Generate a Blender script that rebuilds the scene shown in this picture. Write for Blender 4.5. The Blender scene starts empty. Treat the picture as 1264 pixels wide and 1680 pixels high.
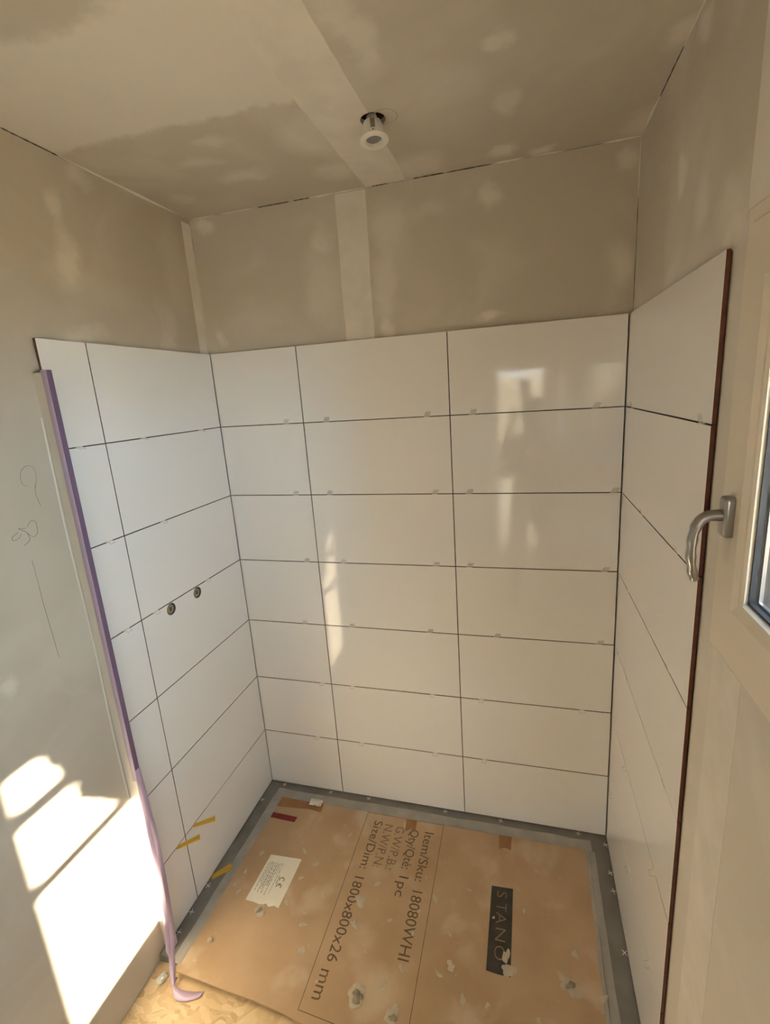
import bpy, bmesh, math, random
from mathutils import Vector, Matrix

random.seed(7)
scene = bpy.context.scene
COL = scene.collection

# ------------------------------------------------------------------ camera
cam_d = bpy.data.cameras.new('camera')
cam_d.sensor_fit = 'VERTICAL'
cam_d.sensor_height = 24.0
cam_d.lens = 778.151 / 1680.0 * 24.0
cam_d.shift_x = -18.164 / 1680.0
cam_d.shift_y = -13.951 / 1680.0
cam_d.clip_start = 0.02
cam = bpy.data.objects.new('camera', cam_d)
COL.objects.link(cam)
RX = Vector((0.9653726, 0.2529289, -0.0638958))
RY = Vector((-0.0024337, -0.2361867, -0.9717047))
RZ = Vector((-0.2608635, 0.9382126, -0.2273926))
M = Matrix((RX, -RY, -RZ)).transposed().to_4x4()
M.translation = Vector((1.2605, -1.8004, 1.9055))
cam.matrix_world = M
scene.camera = cam

# ------------------------------------------------------------------ sky, sun, daylight, exposure
world = bpy.data.worlds.new('sky')
scene.world = world
world.use_nodes = True
bgn = world.node_tree.nodes['Background']
bgn.inputs['Color'].default_value = (0.68, 0.85, 1.0, 1)
bgn.inputs['Strength'].default_value = 15.0

SUN_R, SUN_E = 1.30, 0.60           # sun travels (-1, SUN_R, -SUN_E)
sd = bpy.data.lights.new('sun', 'SUN')
sd.energy = 62.0
sd.angle = math.radians(0.7)
sd.color = (1.0, 0.86, 0.67)
sun = bpy.data.objects.new('sun', sd)
COL.objects.link(sun)
sun.rotation_euler = Vector((-1, SUN_R, -SUN_E)).to_track_quat('-Z', 'Y').to_euler()
sun.location = (4, -5, 4)


def portal(name, loc, direction, sx, sy):
    l = bpy.data.lights.new(name, 'AREA')
    l.shape = 'RECTANGLE'
    l.size, l.size_y = sx, sy
    l.cycles.is_portal = True
    o = bpy.data.objects.new(name, l)
    COL.objects.link(o)
    o.location = loc
    o.rotation_euler = Vector(direction).to_track_quat('-Z', 'Z').to_euler()


scene.view_settings.view_transform = 'Standard'
scene.view_settings.look = 'None'
scene.view_settings.gamma = 1.0
scene.view_settings.use_curve_mapping = False
scene.view_settings.exposure = 1.0
scene.cycles.use_denoising = True
scene.cycles.max_bounces = 16
scene.cycles.diffuse_bounces = 10
scene.cycles.glossy_bounces = 6
scene.cycles.transparent_max_bounces = 16
scene.cycles.sample_clamp_indirect = 6.0
scene.cycles.caustics_reflective = False
scene.cycles.caustics_refractive = False


# ------------------------------------------------------------------ material helpers
def new_mat(name):
    m = bpy.data.materials.new(name)
    m.use_nodes = True
    nt = m.node_tree
    return m, nt, nt.nodes['Principled BSDF']


def simple(name, col, rough=0.6, metal=0.0, noise=0.0, scale=30.0, bump=0.0, spec=0.5, sub=0.0):
    m, nt, b = new_mat(name)
    b.inputs['Roughness'].default_value = rough
    b.inputs['Metallic'].default_value = metal
    b.inputs['Specular IOR Level'].default_value = spec
    b.inputs['Base Color'].default_value = (*col, 1)
    if noise or bump:
        tc = nt.nodes.new('ShaderNodeTexCoord')
        n = nt.nodes.new('ShaderNodeTexNoise')
        n.inputs['Scale'].default_value = scale
        n.inputs['Detail'].default_value = 5
        nt.links.new(tc.outputs['Object'], n.inputs['Vector'])
        if noise:
            r = nt.nodes.new('ShaderNodeMapRange')
            r.inputs['From Min'].default_value = 0.3
            r.inputs['From Max'].default_value = 0.7
            r.inputs['To Min'].default_value = 1 - noise
            r.inputs['To Max'].default_value = 1 + noise
            nt.links.new(n.outputs['Fac'], r.inputs['Value'])
            mx = nt.nodes.new('ShaderNodeVectorMath')
            mx.operation = 'SCALE'
            mx.inputs[0].default_value = col
            nt.links.new(r.outputs['Result'], mx.inputs['Scale'])
            nt.links.new(mx.outputs['Vector'], b.inputs['Base Color'])
        if bump:
            bp = nt.nodes.new('ShaderNodeBump')
            bp.inputs['Strength'].default_value = bump
            bp.inputs['Distance'].default_value = 0.002
            nt.links.new(n.outputs['Fac'], bp.inputs['Height'])
            nt.links.new(bp.outputs['Normal'], b.inputs['Normal'])
    return m


BOARD = (0.56, 0.51, 0.435)
COMP = (0.74, 0.69, 0.625)


def plaster(name, axes, patches, base=BOARD, comp=COMP, extra=None, streak=0.12):
    """Plasterboard with filler patches: ellipses (a, b, ra, rb, strength) in the two plane axes."""
    m, nt, b = new_mat(name)
    L, N = nt.links, nt.nodes
    b.inputs['Roughness'].default_value = 0.85
    b.inputs['Specular IOR Level'].default_value = 0.25
    tc = N.new('ShaderNodeTexCoord')
    n1 = N.new('ShaderNodeTexNoise')
    n1.inputs['Scale'].default_value = 7.0
    n1.inputs['Detail'].default_value = 6
    n1.inputs['Roughness'].default_value = 0.6
    L.new(tc.outputs['Object'], n1.inputs['Vector'])
    sub = N.new('ShaderNodeVectorMath'); sub.operation = 'SUBTRACT'
    sub.inputs[1].default_value = (0.5, 0.5, 0.5)
    L.new(n1.outputs['Color'], sub.inputs[0])
    sc = N.new('ShaderNodeVectorMath'); sc.operation = 'SCALE'
    sc.inputs['Scale'].default_value = 0.14
    L.new(sub.outputs[0], sc.inputs[0])
    ad = N.new('ShaderNodeVectorMath'); ad.operation = 'ADD'
    L.new(tc.outputs['Object'], ad.inputs[0]); L.new(sc.outputs[0], ad.inputs[1])
    P = ad.outputs[0]
    i, j = axes
    acc = None

    def math_node(op, a, bb=None, clamp=False):
        mn = N.new('ShaderNodeMath'); mn.operation = op; mn.use_clamp = clamp
        for k, v in enumerate((a, bb)):
            if v is None:
                continue
            if isinstance(v, (int, float)):
                mn.inputs[k].default_value = v
            else:
                L.new(v, mn.inputs[k])
        return mn.outputs[0]

    for (ca, cb, ra, rb, s) in patches:
        c = [0, 0, 0]; c[i] = ca; c[j] = cb
        r = [0, 0, 0]; r[i] = 1 / ra; r[j] = 1 / rb
        a = N.new('ShaderNodeVectorMath'); a.operation = 'SUBTRACT'
        a.inputs[1].default_value = c
        L.new(P, a.inputs[0])
        q = N.new('ShaderNodeVectorMath'); q.operation = 'MULTIPLY'
        q.inputs[1].default_value = r
        L.new(a.outputs[0], q.inputs[0])
        ln = N.new('ShaderNodeVectorMath'); ln.operation = 'LENGTH'
        L.new(q.outputs[0], ln.inputs[0])
        mr = N.new('ShaderNodeMapRange'); mr.interpolation_type = 'SMOOTHSTEP'
        mr.inputs['From Min'].default_value = 1.25
        mr.inputs['From Max'].default_value = 0.25
        mr.inputs['To Min'].default_value = 0
        mr.inputs['To Max'].default_value = s
        L.new(ln.outputs['Value'], mr.inputs['Value'])
        acc = mr.outputs[0] if acc is None else math_node('ADD', acc, mr.outputs[0])
    if extra:
        e = extra(nt, P, math_node)
        acc = math_node('ADD', acc, e)
    # broad cloudy smears of filler
    n2 = N.new('ShaderNodeTexNoise')
    n2.inputs['Scale'].default_value = 3.2
    n2.inputs['Detail'].default_value = 4
    n2.inputs['Distortion'].default_value = 0.8
    L.new(tc.outputs['Object'], n2.inputs['Vector'])
    mr = N.new('ShaderNodeMapRange'); mr.interpolation_type = 'SMOOTHSTEP'
    mr.inputs['From Min'].default_value = 0.45
    mr.inputs['From Max'].default_value = 0.72
    mr.inputs['To Max'].default_value = streak * 3
    L.new(n2.outputs['Fac'], mr.inputs['Value'])
    acc = math_node('ADD', acc, mr.outputs[0], True) if acc is not None else mr.outputs[0]
    mix = N.new('ShaderNodeMix'); mix.data_type = 'RGBA'
    mix.inputs['A'].default_value = (*base, 1)
    mix.inputs['B'].default_value = (*comp, 1)
    L.new(acc, mix.inputs['Factor'])
    L.new(mix.outputs['Result'], b.inputs['Base Color'])
    n3 = N.new('ShaderNodeTexNoise')
    n3.inputs['Scale'].default_value = 60
    n3.inputs['Detail'].default_value = 4
    L.new(tc.outputs['Object'], n3.inputs['Vector'])
    bp = N.new('ShaderNodeBump')
    bp.inputs['Strength'].default_value = 0.12
    bp.inputs['Distance'].default_value = 0.002
    L.new(n3.outputs['Fac'], bp.inputs['Height'])
    L.new(bp.outputs['Normal'], b.inputs['Normal'])
    return m


# ------------------------------------------------------------------ mesh helpers
def link(name, me, mats, parent=None):
    o = bpy.data.objects.new(name, me)
    if mats:
        if not isinstance(mats, (list, tuple)):
            mats = [mats]
        if len(me.materials) == 0:
            for m in mats:
                me.materials.append(m)
    COL.objects.link(o)
    if parent is not None:
        o.parent = parent
    return o


def fin(name, bm, mats, parent=None, smooth=False, recalc=True):
    if recalc:
        bmesh.ops.recalc_face_normals(bm, faces=bm.faces)
    me = bpy.data.meshes.new(name)
    bm.to_mesh(me)
    bm.free()
    if smooth:
        me.polygons.foreach_set('use_smooth', [True] * len(me.polygons))
        try:
            me.set_sharp_from_angle(angle=math.radians(smooth if smooth is not True else 40))
        except Exception:
            pass
    return link(name, me, mats, parent)


def add_box(bm, x0, x1, y0, y1, z0, z1, mi=0):
    vs = [bm.verts.new((x, y, z)) for z in (z0, z1) for y in (y0, y1) for x in (x0, x1)]
    fs = []
    for f in ((0, 2, 3, 1), (4, 5, 7, 6), (0, 1, 5, 4), (2, 6, 7, 3), (0, 4, 6, 2), (1, 3, 7, 5)):
        fc = bm.faces.new([vs[k] for k in f]); fc.material_index = mi
        fs.append(fc)
    return vs, fs


def box(name, x0, x1, y0, y1, z0, z1, mat, parent=None, bevel=0.0, seg=2):
    bm = bmesh.new()
    add_box(bm, min(x0, x1), max(x0, x1), min(y0, y1), max(y0, y1), min(z0, z1), max(z0, z1))
    if bevel:
        bmesh.ops.bevel(bm, geom=bm.edges[:], offset=bevel, segments=seg, profile=0.5, affect='EDGES')
    return fin(name, bm, mat, parent, smooth=bool(bevel))


def prism(bm, pts, z0, z1, plane='xy', mi=0):
    """extrude polygon pts along the third axis"""
    def mk(p, h):
        if plane == 'xy':
            return (p[0], p[1], h)
        if plane == 'yz':
            return (h, p[0], p[1])
        return (p[0], h, p[1])
    a = [bm.verts.new(mk(p, z0)) for p in pts]
    b = [bm.verts.new(mk(p, z1)) for p in pts]
    n = len(pts)
    fs = [bm.faces.new(a), bm.faces.new(b[::-1])]
    for k in range(n):
        fs.append(bm.faces.new((a[k], b[k], b[(k + 1) % n], a[(k + 1) % n])))
    for f in fs:
        f.material_index = mi
    return fs


def lathe(bm, prof, seg=32, center=(0, 0, 0), mi=0):
    """prof: list of (r, z); revolve about z"""
    rings = []
    for r, z in prof:
        rings.append([bm.verts.new((center[0] + r * math.cos(2 * math.pi * k / seg), center[1] + r * math.sin(2 * math.pi * k / seg), center[2] + z)) for k in range(seg)])
    for a, b in zip(rings, rings[1:]):
        for k in range(seg):
            f = bm.faces.new((a[k], a[(k + 1) % seg], b[(k + 1) % seg], b[k])); f.material_index = mi
    return rings


def sweep(bm, pts, radii, seg=12, cap=True):
    """tube with elliptical section: radii list of (ra, rb)"""
    pts = [Vector(p) for p in pts]
    rings = []
    up = None
    for k, p in enumerate(pts):
        t = (pts[min(k + 1, len(pts) - 1)] - pts[max(k - 1, 0)]).normalized()
        if up is None:
            up = Vector((0, 1, 0)) if abs(t.y) < 0.9 else Vector((0, 0, 1))
        u = (up - t * up.dot(t)).normalized()
        v = t.cross(u)
        up = u
        ra, rb = radii[k] if isinstance(radii[k], (tuple, list)) else (radii[k], radii[k])
        rings.append([bm.verts.new(p + u * (ra * math.cos(2 * math.pi * s / seg)) + v * (rb * math.sin(2 * math.pi * s / seg))) for s in range(seg)])
    for a, b in zip(rings, rings[1:]):
        for k in range(seg):
            bm.faces.new((a[k], a[(k + 1) % seg], b[(k + 1) % seg], b[k]))
    if cap:
        bm.faces.new(rings[0][::-1]); bm.faces.new(rings[-1])
    return rings


def spline(pts, n=8):
    out = []
    P = [Vector(p) for p in pts]
    for k in range(len(P) - 1):
        p0, p1, p2, p3 = P[max(k - 1, 0)], P[k], P[k + 1], P[min(k + 2, len(P) - 1)]
        for s in range(n):
            t = s / n
            out.append(0.5 * ((2 * p1) + (p2 - p0) * t + (2 * p0 - 5 * p1 + 4 * p2 - p3) * t * t + (3 * p1 - p0 - 3 * p2 + p3) * t ** 3))
    out.append(P[-1])
    return out


def empty(name, loc=(0, 0, 0)):
    o = bpy.data.objects.new(name, None)
    o.empty_display_size = 0.05
    COL.objects.link(o)
    o.location = loc
    return o


def tag(o, label, cat, group=None):
    o['label'] = label
    o['category'] = cat
    if group:
        o['group'] = group
    return o


def struct(o, label=None, cat=None):
    o['kind'] = 'structure'
    if label:
        o['label'] = label
    if cat:
        o['category'] = cat
    return o


def boolean_cut(o, cutters):
    for c in cutters:
        md = o.modifiers.new('cut', 'BOOLEAN')
        md.operation = 'DIFFERENCE'; md.solver = 'EXACT'; md.object = c
    bpy.context.view_layer.update()
    dg = bpy.context.evaluated_depsgraph_get()
    me = bpy.data.meshes.new_from_object(o.evaluated_get(dg))
    o.modifiers.clear()
    o.data = me
    for c in cutters:
        bpy.data.objects.remove(c, do_unlink=True)


def ring_frame(bm, x0, x1, oy0, oy1, oz0, oz1, w, chamfer=0.0):
    """rectangular ring in the y-z plane between x0 (room side) and x1"""
    w4 = w if isinstance(w, (tuple, list)) else (w, w, w, w)   # y0 side, y1 side, z0 side, z1 side
    iy0, iy1, iz0, iz1 = oy0 + w4[0], oy1 - w4[1], oz0 + w4[2], oz1 - w4[3]
    O = [(oy0, oz0), (oy1, oz0), (oy1, oz1), (oy0, oz1)]
    I = [(iy0, iz0), (iy1, iz0), (iy1, iz1), (iy0, iz1)]
    c = chamfer
    Oc = [(oy0 + c, oz0 + c), (oy1 - c, oz0 + c), (oy1 - c, oz1 - c), (oy0 + c, oz1 - c)]
    Ic = [(iy0 - c, iz0 - c), (iy1 + c, iz0 - c), (iy1 + c, iz1 + c), (iy0 - c, iz1 + c)]
    loops = [[(x1, p) for p in O], [(x0 + c, p) for p in O], [(x0, p) for p in Oc], [(x0, p) for p in Ic], [(x0 + c, p) for p in I], [(x1, p) for p in I]]
    if c == 0:
        loops = [loops[0], loops[1], loops[4], loops[5]]
    V = [[bm.verts.new((x, p[0], p[1])) for x, p in l] for l in loops]
    n = len(V)
    for k in range(n):
        a, b = V[k], V[(k + 1) % n]
        for s in range(4):
            bm.faces.new((a[s], a[(s + 1) % 4], b[(s + 1) % 4], b[s]))


# ------------------------------------------------------------------ dimensions
H = 0.3015                 # tile module
TOPZ = 7 * H
W = 1.597                  # tile face to tile face
CEIL = 2.619
XL, XR, YB = -0.012, 1.609, 0.012      # plaster faces
YF = -3.6                  # wall behind the photographer
FLOOR = -0.035
TH = 0.12                  # wall thickness

# ------------------------------------------------------------------ structure materials
def ceil_extra(nt, P, mn):
    sep = nt.nodes.new('ShaderNodeSeparateXYZ')
    nt.links.new(P, sep.inputs[0])

    def ramp(v, a, b):
        mr = nt.nodes.new('ShaderNodeMapRange'); mr.interpolation_type = 'SMOOTHSTEP'
        mr.inputs['From Min'].default_value = a; mr.inputs['From Max'].default_value = b
        nt.links.new(v, mr.inputs['Value'])
        return mr.outputs[0]
    near = ramp(sep.outputs['Y'], -0.535, -0.575)          # skimmed field toward the room
    leftp = ramp(sep.outputs['X'], 0.80, 0.74)
    a = mn('MULTIPLY', near, leftp)
    # unskimmed island further in
    d = nt.nodes.new('ShaderNodeVectorMath'); d.operation = 'SUBTRACT'; d.inputs[1].default_value = (0.40, -1.10, 0)
    nt.links.new(P, d.inputs[0])
    q = nt.nodes.new('ShaderNodeVectorMath'); q.operation = 'MULTIPLY'; q.inputs[1].default_value = (1 / 0.30, 1 / 0.22, 0)
    nt.links.new(d.outputs[0], q.inputs[0])
    ln = nt.nodes.new('ShaderNodeVectorMath'); ln.operation = 'LENGTH'
    nt.links.new(q.outputs[0], ln.inputs[0])
    isl = ramp(ln.outputs['Value'], 0.85, 1.05)
    return mn('MULTIPLY', mn('MULTIPLY', a, isl), 0.97)


m_ceiling = plaster('ceiling_board', (0, 1), [(1.202, -0.572, 0.037, 0.035, 0.8), (1.208, -0.319, 0.034, 0.066, 0.6), (1.582, -0.438, 0.04, 0.056, 0.7), (1.60, -0.073, 0.079, 0.098, 0.7), (0.92, -0.695, 0.041, 0.16, 0.6), (1.051, -0.388, 0.165, 0.217, 0.35), (1.207, -0.069, 0.046, 0.041, 1), (1.327, -0.018, 0.047, 0.034, 1), (0.938, -0.077, 0.093, 0.098, 0.7), (0.382, -0.228, 0.107, 0.047, 0.6), (0.311, -0.35, 0.083, 0.036, 0.5), (0.68, -0.375, 0.094, 0.126, 0.5), (0.66, -0.14, 0.073, 0.058, 0.6), (0.421, -0.458, 0.061, 0.033, 0.5), (0.101, -0.169, 0.056, 0.044, 0.4)], extra=ceil_extra)
m_wall_back = plaster('wall_back_board', (0, 2), [(1.144, 2.52, 0.044, 0.051, 0.9), (1.147, 2.154, 0.038, 0.028, 1), (1.567, 2.27, 0.054, 0.074, 0.55), (0.801, 2.485, 0.084, 0.099, 0.55), (0.769, 2.286, 0.051, 0.148, 0.6), (0.777, 2.137, 0.042, 0.03, 0.8), (1.572, 2.564, 0.038, 0.042, 0.7), (0.049, 2.579, 0.049, 0.03, 0.9), (0.525, 2.314, 0.085, 0.174, 0.5), (0.544, 2.49, 0.043, 0.061, 0.6), (0.053, 2.169, 0.028, 0.043, 0.6), (0.935, 2.504, 0.085, 0.038, 0.3), (0.227, 2.235, 0.159, 0.069, 0.25)])


def left_extra(nt, P, mn):
    sep = nt.nodes.new('ShaderNodeSeparateXYZ')
    nt.links.new(P, sep.inputs[0])
    mr = nt.nodes.new('ShaderNodeMapRange'); mr.interpolation_type = 'SMOOTHSTEP'
    mr.inputs['From Min'].default_value = 2.15; mr.inputs['From Max'].default_value = 1.75
    nt.links.new(sep.outputs['Z'], mr.inputs['Value'])
    return mn('MULTIPLY', mr.outputs[0], 0.10)


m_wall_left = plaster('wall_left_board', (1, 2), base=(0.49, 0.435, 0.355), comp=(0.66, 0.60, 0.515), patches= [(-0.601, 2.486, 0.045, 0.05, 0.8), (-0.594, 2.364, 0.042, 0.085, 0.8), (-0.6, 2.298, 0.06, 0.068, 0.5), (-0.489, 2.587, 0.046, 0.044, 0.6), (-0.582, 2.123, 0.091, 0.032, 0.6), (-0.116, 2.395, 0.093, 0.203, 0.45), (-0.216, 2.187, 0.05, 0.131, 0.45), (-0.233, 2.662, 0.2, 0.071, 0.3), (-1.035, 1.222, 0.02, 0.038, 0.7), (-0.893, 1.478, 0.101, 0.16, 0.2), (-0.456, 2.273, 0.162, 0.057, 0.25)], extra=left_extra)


def right_extra(nt, P, mn):
    sep = nt.nodes.new('ShaderNodeSeparateXYZ')
    nt.links.new(P, sep.inputs[0])
    mr = nt.nodes.new('ShaderNodeMapRange'); mr.interpolation_type = 'SMOOTHSTEP'
    mr.inputs['From Min'].default_value = 2.25; mr.inputs['From Max'].default_value = 2.0
    nt.links.new(sep.outputs['Z'], mr.inputs['Value'])
    return mn('MULTIPLY', mr.outputs[0], 0.6)


m_wall_right = plaster('wall_right_board', (1, 2), [(-0.449, 2.346, 0.037, 0.047, 0.9), (-0.595, 2.232, 0.051, 0.06, 0.5), (-0.756, 2.191, 0.077, 0.062, 0.6), (-0.533, 2.569, 0.067, 0.041, 0.8), (-0.795, 2.133, 0.061, 0.03, 0.5), (-0.401, 2.145, 0.077, 0.029, 0.3), (-0.342, 2.608, 0.101, 0.083, 0.3)], extra=right_extra)
m_wall_front = plaster('wall_front_board', (0, 2), [(0.5, 1.5, 0.3, 0.4, 0.5)], extra=left_extra)
m_comp = simple('joint_compound', (0.74, 0.69, 0.625), 0.85, noise=0.06, scale=14, bump=0.15, spec=0.25)
m_crack = simple('dark_gap', (0.10, 0.075, 0.05), 0.95)

# OSB floor
m_osb, nt, b = new_mat('osb_board')
tc = nt.nodes.new('ShaderNodeTexCoord')
n0 = nt.nodes.new('ShaderNodeTexNoise'); n0.inputs['Scale'].default_value = 9
nt.links.new(tc.outputs['Object'], n0.inputs['Vector'])
mxv = nt.nodes.new('ShaderNodeMix'); mxv.data_type = 'RGBA'; mxv.inputs['Factor'].default_value = 0.12
nt.links.new(tc.outputs['Object'], mxv.inputs['A']); nt.links.new(n0.outputs['Color'], mxv.inputs['B'])
mp = nt.nodes.new('ShaderNodeMapping'); mp.inputs['Scale'].default_value = (34, 75, 34); mp.inputs['Rotation'].default_value = (0, 0, 0.5)
nt.links.new(mxv.outputs['Result'], mp.inputs['Vector'])
vo = nt.nodes.new('ShaderNodeTexVoronoi'); vo.inputs['Scale'].default_value = 1.0; vo.inputs['Randomness'].default_value = 1.0
nt.links.new(mp.outputs['Vector'], vo.inputs['Vector'])
sx = nt.nodes.new('ShaderNodeSeparateXYZ')
nt.links.new(vo.outputs['Color'], sx.inputs[0])
cr = nt.nodes.new('ShaderNodeValToRGB')
cr.color_ramp.elements[0].color = (0.46, 0.32, 0.17, 1)
cr.color_ramp.elements[1].color = (0.70, 0.54, 0.34, 1)
e = cr.color_ramp.elements.new(0.25); e.color = (0.56, 0.41, 0.23, 1)
e = cr.color_ramp.elements.new(0.6); e.color = (0.64, 0.47, 0.27, 1)
nt.links.new(sx.outputs['X'], cr.inputs['Fac'])
nt.links.new(cr.outputs['Color'], b.inputs['Base Color'])
b.inputs['Roughness'].default_value = 0.7
bp = nt.nodes.new('ShaderNodeBump'); bp.inputs['Strength'].default_value = 0.4; bp.inputs['Distance'].default_value = 0.002
nt.links.new(sx.outputs['Y'], bp.inputs['Height']); nt.links.new(bp.outputs['Normal'], b.inputs['Normal'])

m_cavity = simple('cavity_wood', (0.13, 0.07, 0.04), 0.9, noise=0.4, scale=20)
m_adh = simple('tile_adhesive', (0.055, 0.048, 0.038), 0.95, noise=0.3, scale=40)

# ------------------------------------------------------------------ room shell
floor = box('floor', XL - TH, XR + TH, YF - TH, YB + TH, FLOOR - 0.022, FLOOR, m_osb)
struct(floor, 'pale oriented-strand-board subfloor with wood flakes', 'floor')

ceiling = box('ceiling', XL - TH, XR + TH, YF - TH, YB + TH, CEIL, CEIL + 0.013, m_ceiling)
struct(ceiling, 'bare plasterboard ceiling with filler patches and one taped joint', 'ceiling')
LX, LY = 0.872, -0.383
bm = bmesh.new()
bmesh.ops.create_cone(bm, cap_ends=True, segments=40, radius1=0.0345, radius2=0.0345, depth=0.1, matrix=Matrix.Translation((LX, LY, CEIL)))
cut = fin('cutter', bm, None)
boolean_cut(ceiling, [cut])
bm = bmesh.new()
add_box(bm, LX - 0.25, LX + 0.25, LY - 0.25, LY + 0.25, CEIL + 0.15, CEIL + 0.16)
add_box(bm, LX - 0.25, LX - 0.05, LY - 0.25, LY + 0.25, CEIL + 0.0135, CEIL + 0.15)
add_box(bm, LX + 0.055, LX + 0.25, LY - 0.25, LY + 0.25, CEIL + 0.0135, CEIL + 0.15)
add_box(bm, LX - 0.05, LX + 0.055, LY + 0.055, LY + 0.25, CEIL + 0.0135, CEIL + 0.15)
add_box(bm, LX - 0.05, LX + 0.055, LY - 0.25, LY - 0.06, CEIL + 0.0135, CEIL + 0.15)
fin('cavity_framing', bm, m_cavity, ceiling)
# roof slab above so that no daylight leaks in
box('roof_slab', XL - TH, XR + TH, YF - TH, YB + TH, CEIL + 0.17, CEIL + 0.25, m_cavity, ceiling)

wall_back = box('wall_back', XL - TH, XR + TH, YB, YB + TH, FLOOR, CEIL - 0.003, m_wall_back)
struct(wall_back, 'rear shower wall, glossy white tiles below bare filled plasterboard', 'wall')
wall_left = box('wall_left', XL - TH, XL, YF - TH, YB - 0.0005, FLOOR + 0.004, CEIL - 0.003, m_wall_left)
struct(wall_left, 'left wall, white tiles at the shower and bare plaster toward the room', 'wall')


def wall_with_openings(name, axis, f0, f1, a0, a1, z0, z1, holes, mat):
    """axis 'x': slab between x=f0..f1 spanning y; axis 'y': slab between y=f0..f1 spanning x"""
    As = sorted({a0, a1, *[h[0] for h in holes], *[h[1] for h in holes]})
    Zs = sorted({z0, z1, *[h[2] for h in holes], *[h[3] for h in holes]})
    bm = bmesh.new()
    for p, q in zip(As, As[1:]):
        run = None
        for r, s in zip(Zs, Zs[1:]):
            ca, cz = (p + q) / 2, (r + s) / 2
            inside = any(h[0] < ca < h[1] and h[2] < cz < h[3] for h in holes)
            if not inside:
                run = (run[0], s) if run else (r, s)
            if (inside or s == Zs[-1]) and run:
                if axis == 'x':
                    add_box(bm, f0, f1, p, q, run[0], run[1])
                else:
                    add_box(bm, p, q, f0, f1, run[0], run[1])
                run = None
    bmesh.ops.remove_doubles(bm, verts=bm.verts, dist=1e-5)
    return fin(name, bm, mat)


# window 1: small casement in the right wall; window 2: tall barred window that lets the sun in
W1 = (-1.52, -0.845, 1.40, 2.15)
xw = XR - XL
y_lo, y_hi = -1.084 - xw * SUN_R, -0.742 - xw * SUN_R
W2 = (y_lo - TH * SUN_R, y_hi, 0.13 + xw * SUN_E, 1.0 + xw * SUN_E + TH * SUN_E)
wall_right = wall_with_openings('wall_right', 'x', XR, XR + TH, YF - TH, YB - 0.0005, FLOOR + 0.004, CEIL - 0.003, [W1, W2], m_wall_right)
struct(wall_right, 'right wall with a narrow tiled strip and a small casement window', 'wall')
D1 = (0.92, 1.52, FLOOR + 0.004, 2.12)
wall_front = wall_with_openings('wall_front', 'y', YF - TH, YF, XL + 0.0005, XR - 0.0005, FLOOR + 0.004, CEIL - 0.003, [D1], m_wall_front)
struct(wall_front, 'plastered wall with the doorway behind the photographer', 'wall')
portal('portal_window', (XR + 0.325, (W1[0] + W1[1]) / 2, (W1[2] + W1[3]) / 2), (-1, 0, 0), W1[1] - W1[0], W1[3] - W1[2])
portal('portal_sun_window', (XR + TH + 0.01, (W2[0] + W2[1]) / 2, (W2[2] + W2[3]) / 2), (-1, 0, 0), W2[1] - W2[0], W2[3] - W2[2])
portal('portal_door', ((D1[0] + D1[1]) / 2, YF - TH - 0.01, (D1[2] + D1[3]) / 2), (0, 1, 0), D1[1] - D1[0], D1[3] - D1[2])

m_ground = simple('terrace', (0.50, 0.36, 0.22), 0.9, noise=0.2, scale=3)
g = box('terrace', -14, 14, -18, 10, FLOOR - 0.30, FLOOR - 0.25, m_ground)
struct(g, 'tan terrace ground outside the house', 'ground')

wing = box('sun_block_wall', XR + TH - 0.1, XR + TH, -7.0, YF - TH - 0.001, FLOOR - 0.25, 3.2, m_wall_front)  # unseen wall, added to keep direct sun out of the door
struct(wing, 'unseen wall added beside the door to block the sun', 'wall')

porch = box('door_shade_roof', XL - TH, XR + TH - 0.101, YF - TH - 2.6, YF - TH - 0.001, 2.20, 2.30, m_wall_front)  # added overhang, leaves the door only low sky and ground light
struct(porch, 'unseen roof added over the glazed door to cut its skylight', 'roof')
gw = box('sky_block_mass', -8.0, 10.0, -11.0, -9.5, FLOOR - 0.25, 2.15, m_ground)  # added block out of view, hides the horizon sky from the door
struct(gw, 'unseen low tan block added to dim the sky through the door', 'house')
nb = box('sun_block_tower', 3.6, 3.9, -4.6, -3.4, FLOOR - 0.25, 4.6, m_ground)  # added tower out of view, stops the sun reaching the small window
struct(nb, 'unseen narrow tan tower added to keep sun out of the small window', 'house')

# joint tape strips, filled joints
def strip(name, pts3, normal, parent, mat=m_comp, thick=0.0005):
    """flat strip from a polygon, extruded by thick along -normal side"""
    bm = bmesh.new()
    n = Vector(normal) * thick
    a = [bm.verts.new(Vector(p)) for p in pts3]
    b2 = [bm.verts.new(Vector(p) + n) for p in pts3]
    k = len(a)
    bm.faces.new(a); bm.faces.new(b2[::-1])
    for i in range(k):
        bm.faces.new((a[i], a[(i + 1) % k], b2[(i + 1) % k], b2[i]))
    return fin(name, bm, mat, parent)


def rough_band(a0, a1, b0, b1, n=40, amp=0.004, seed=0):
    """polygon of a long band: runs in b from b0 to b1, edges a0 and a1 slightly wobbly"""
    r = random.Random(seed)
    L1, L2 = [], []
    w1 = w2 = 0.0
    for k in range(n + 1):
        t = b0 + (b1 - b0) * k / n
        w1 = 0.8 * w1 + r.uniform(-amp, amp) * 0.6
        w2 = 0.8 * w2 + r.uniform(-amp, amp) * 0.6
        L1.append((a0 + w1, t)); L2.append((a1 + w2, t))
    return L1 + L2[::-1]


strip('joint_tape', [(a, y, CEIL) for a, y in rough_band(0.722, 0.868, YF + 0.01, YB - 0.001, 90, 0.003, 1)], (0, 0, -1), ceiling)
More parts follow.
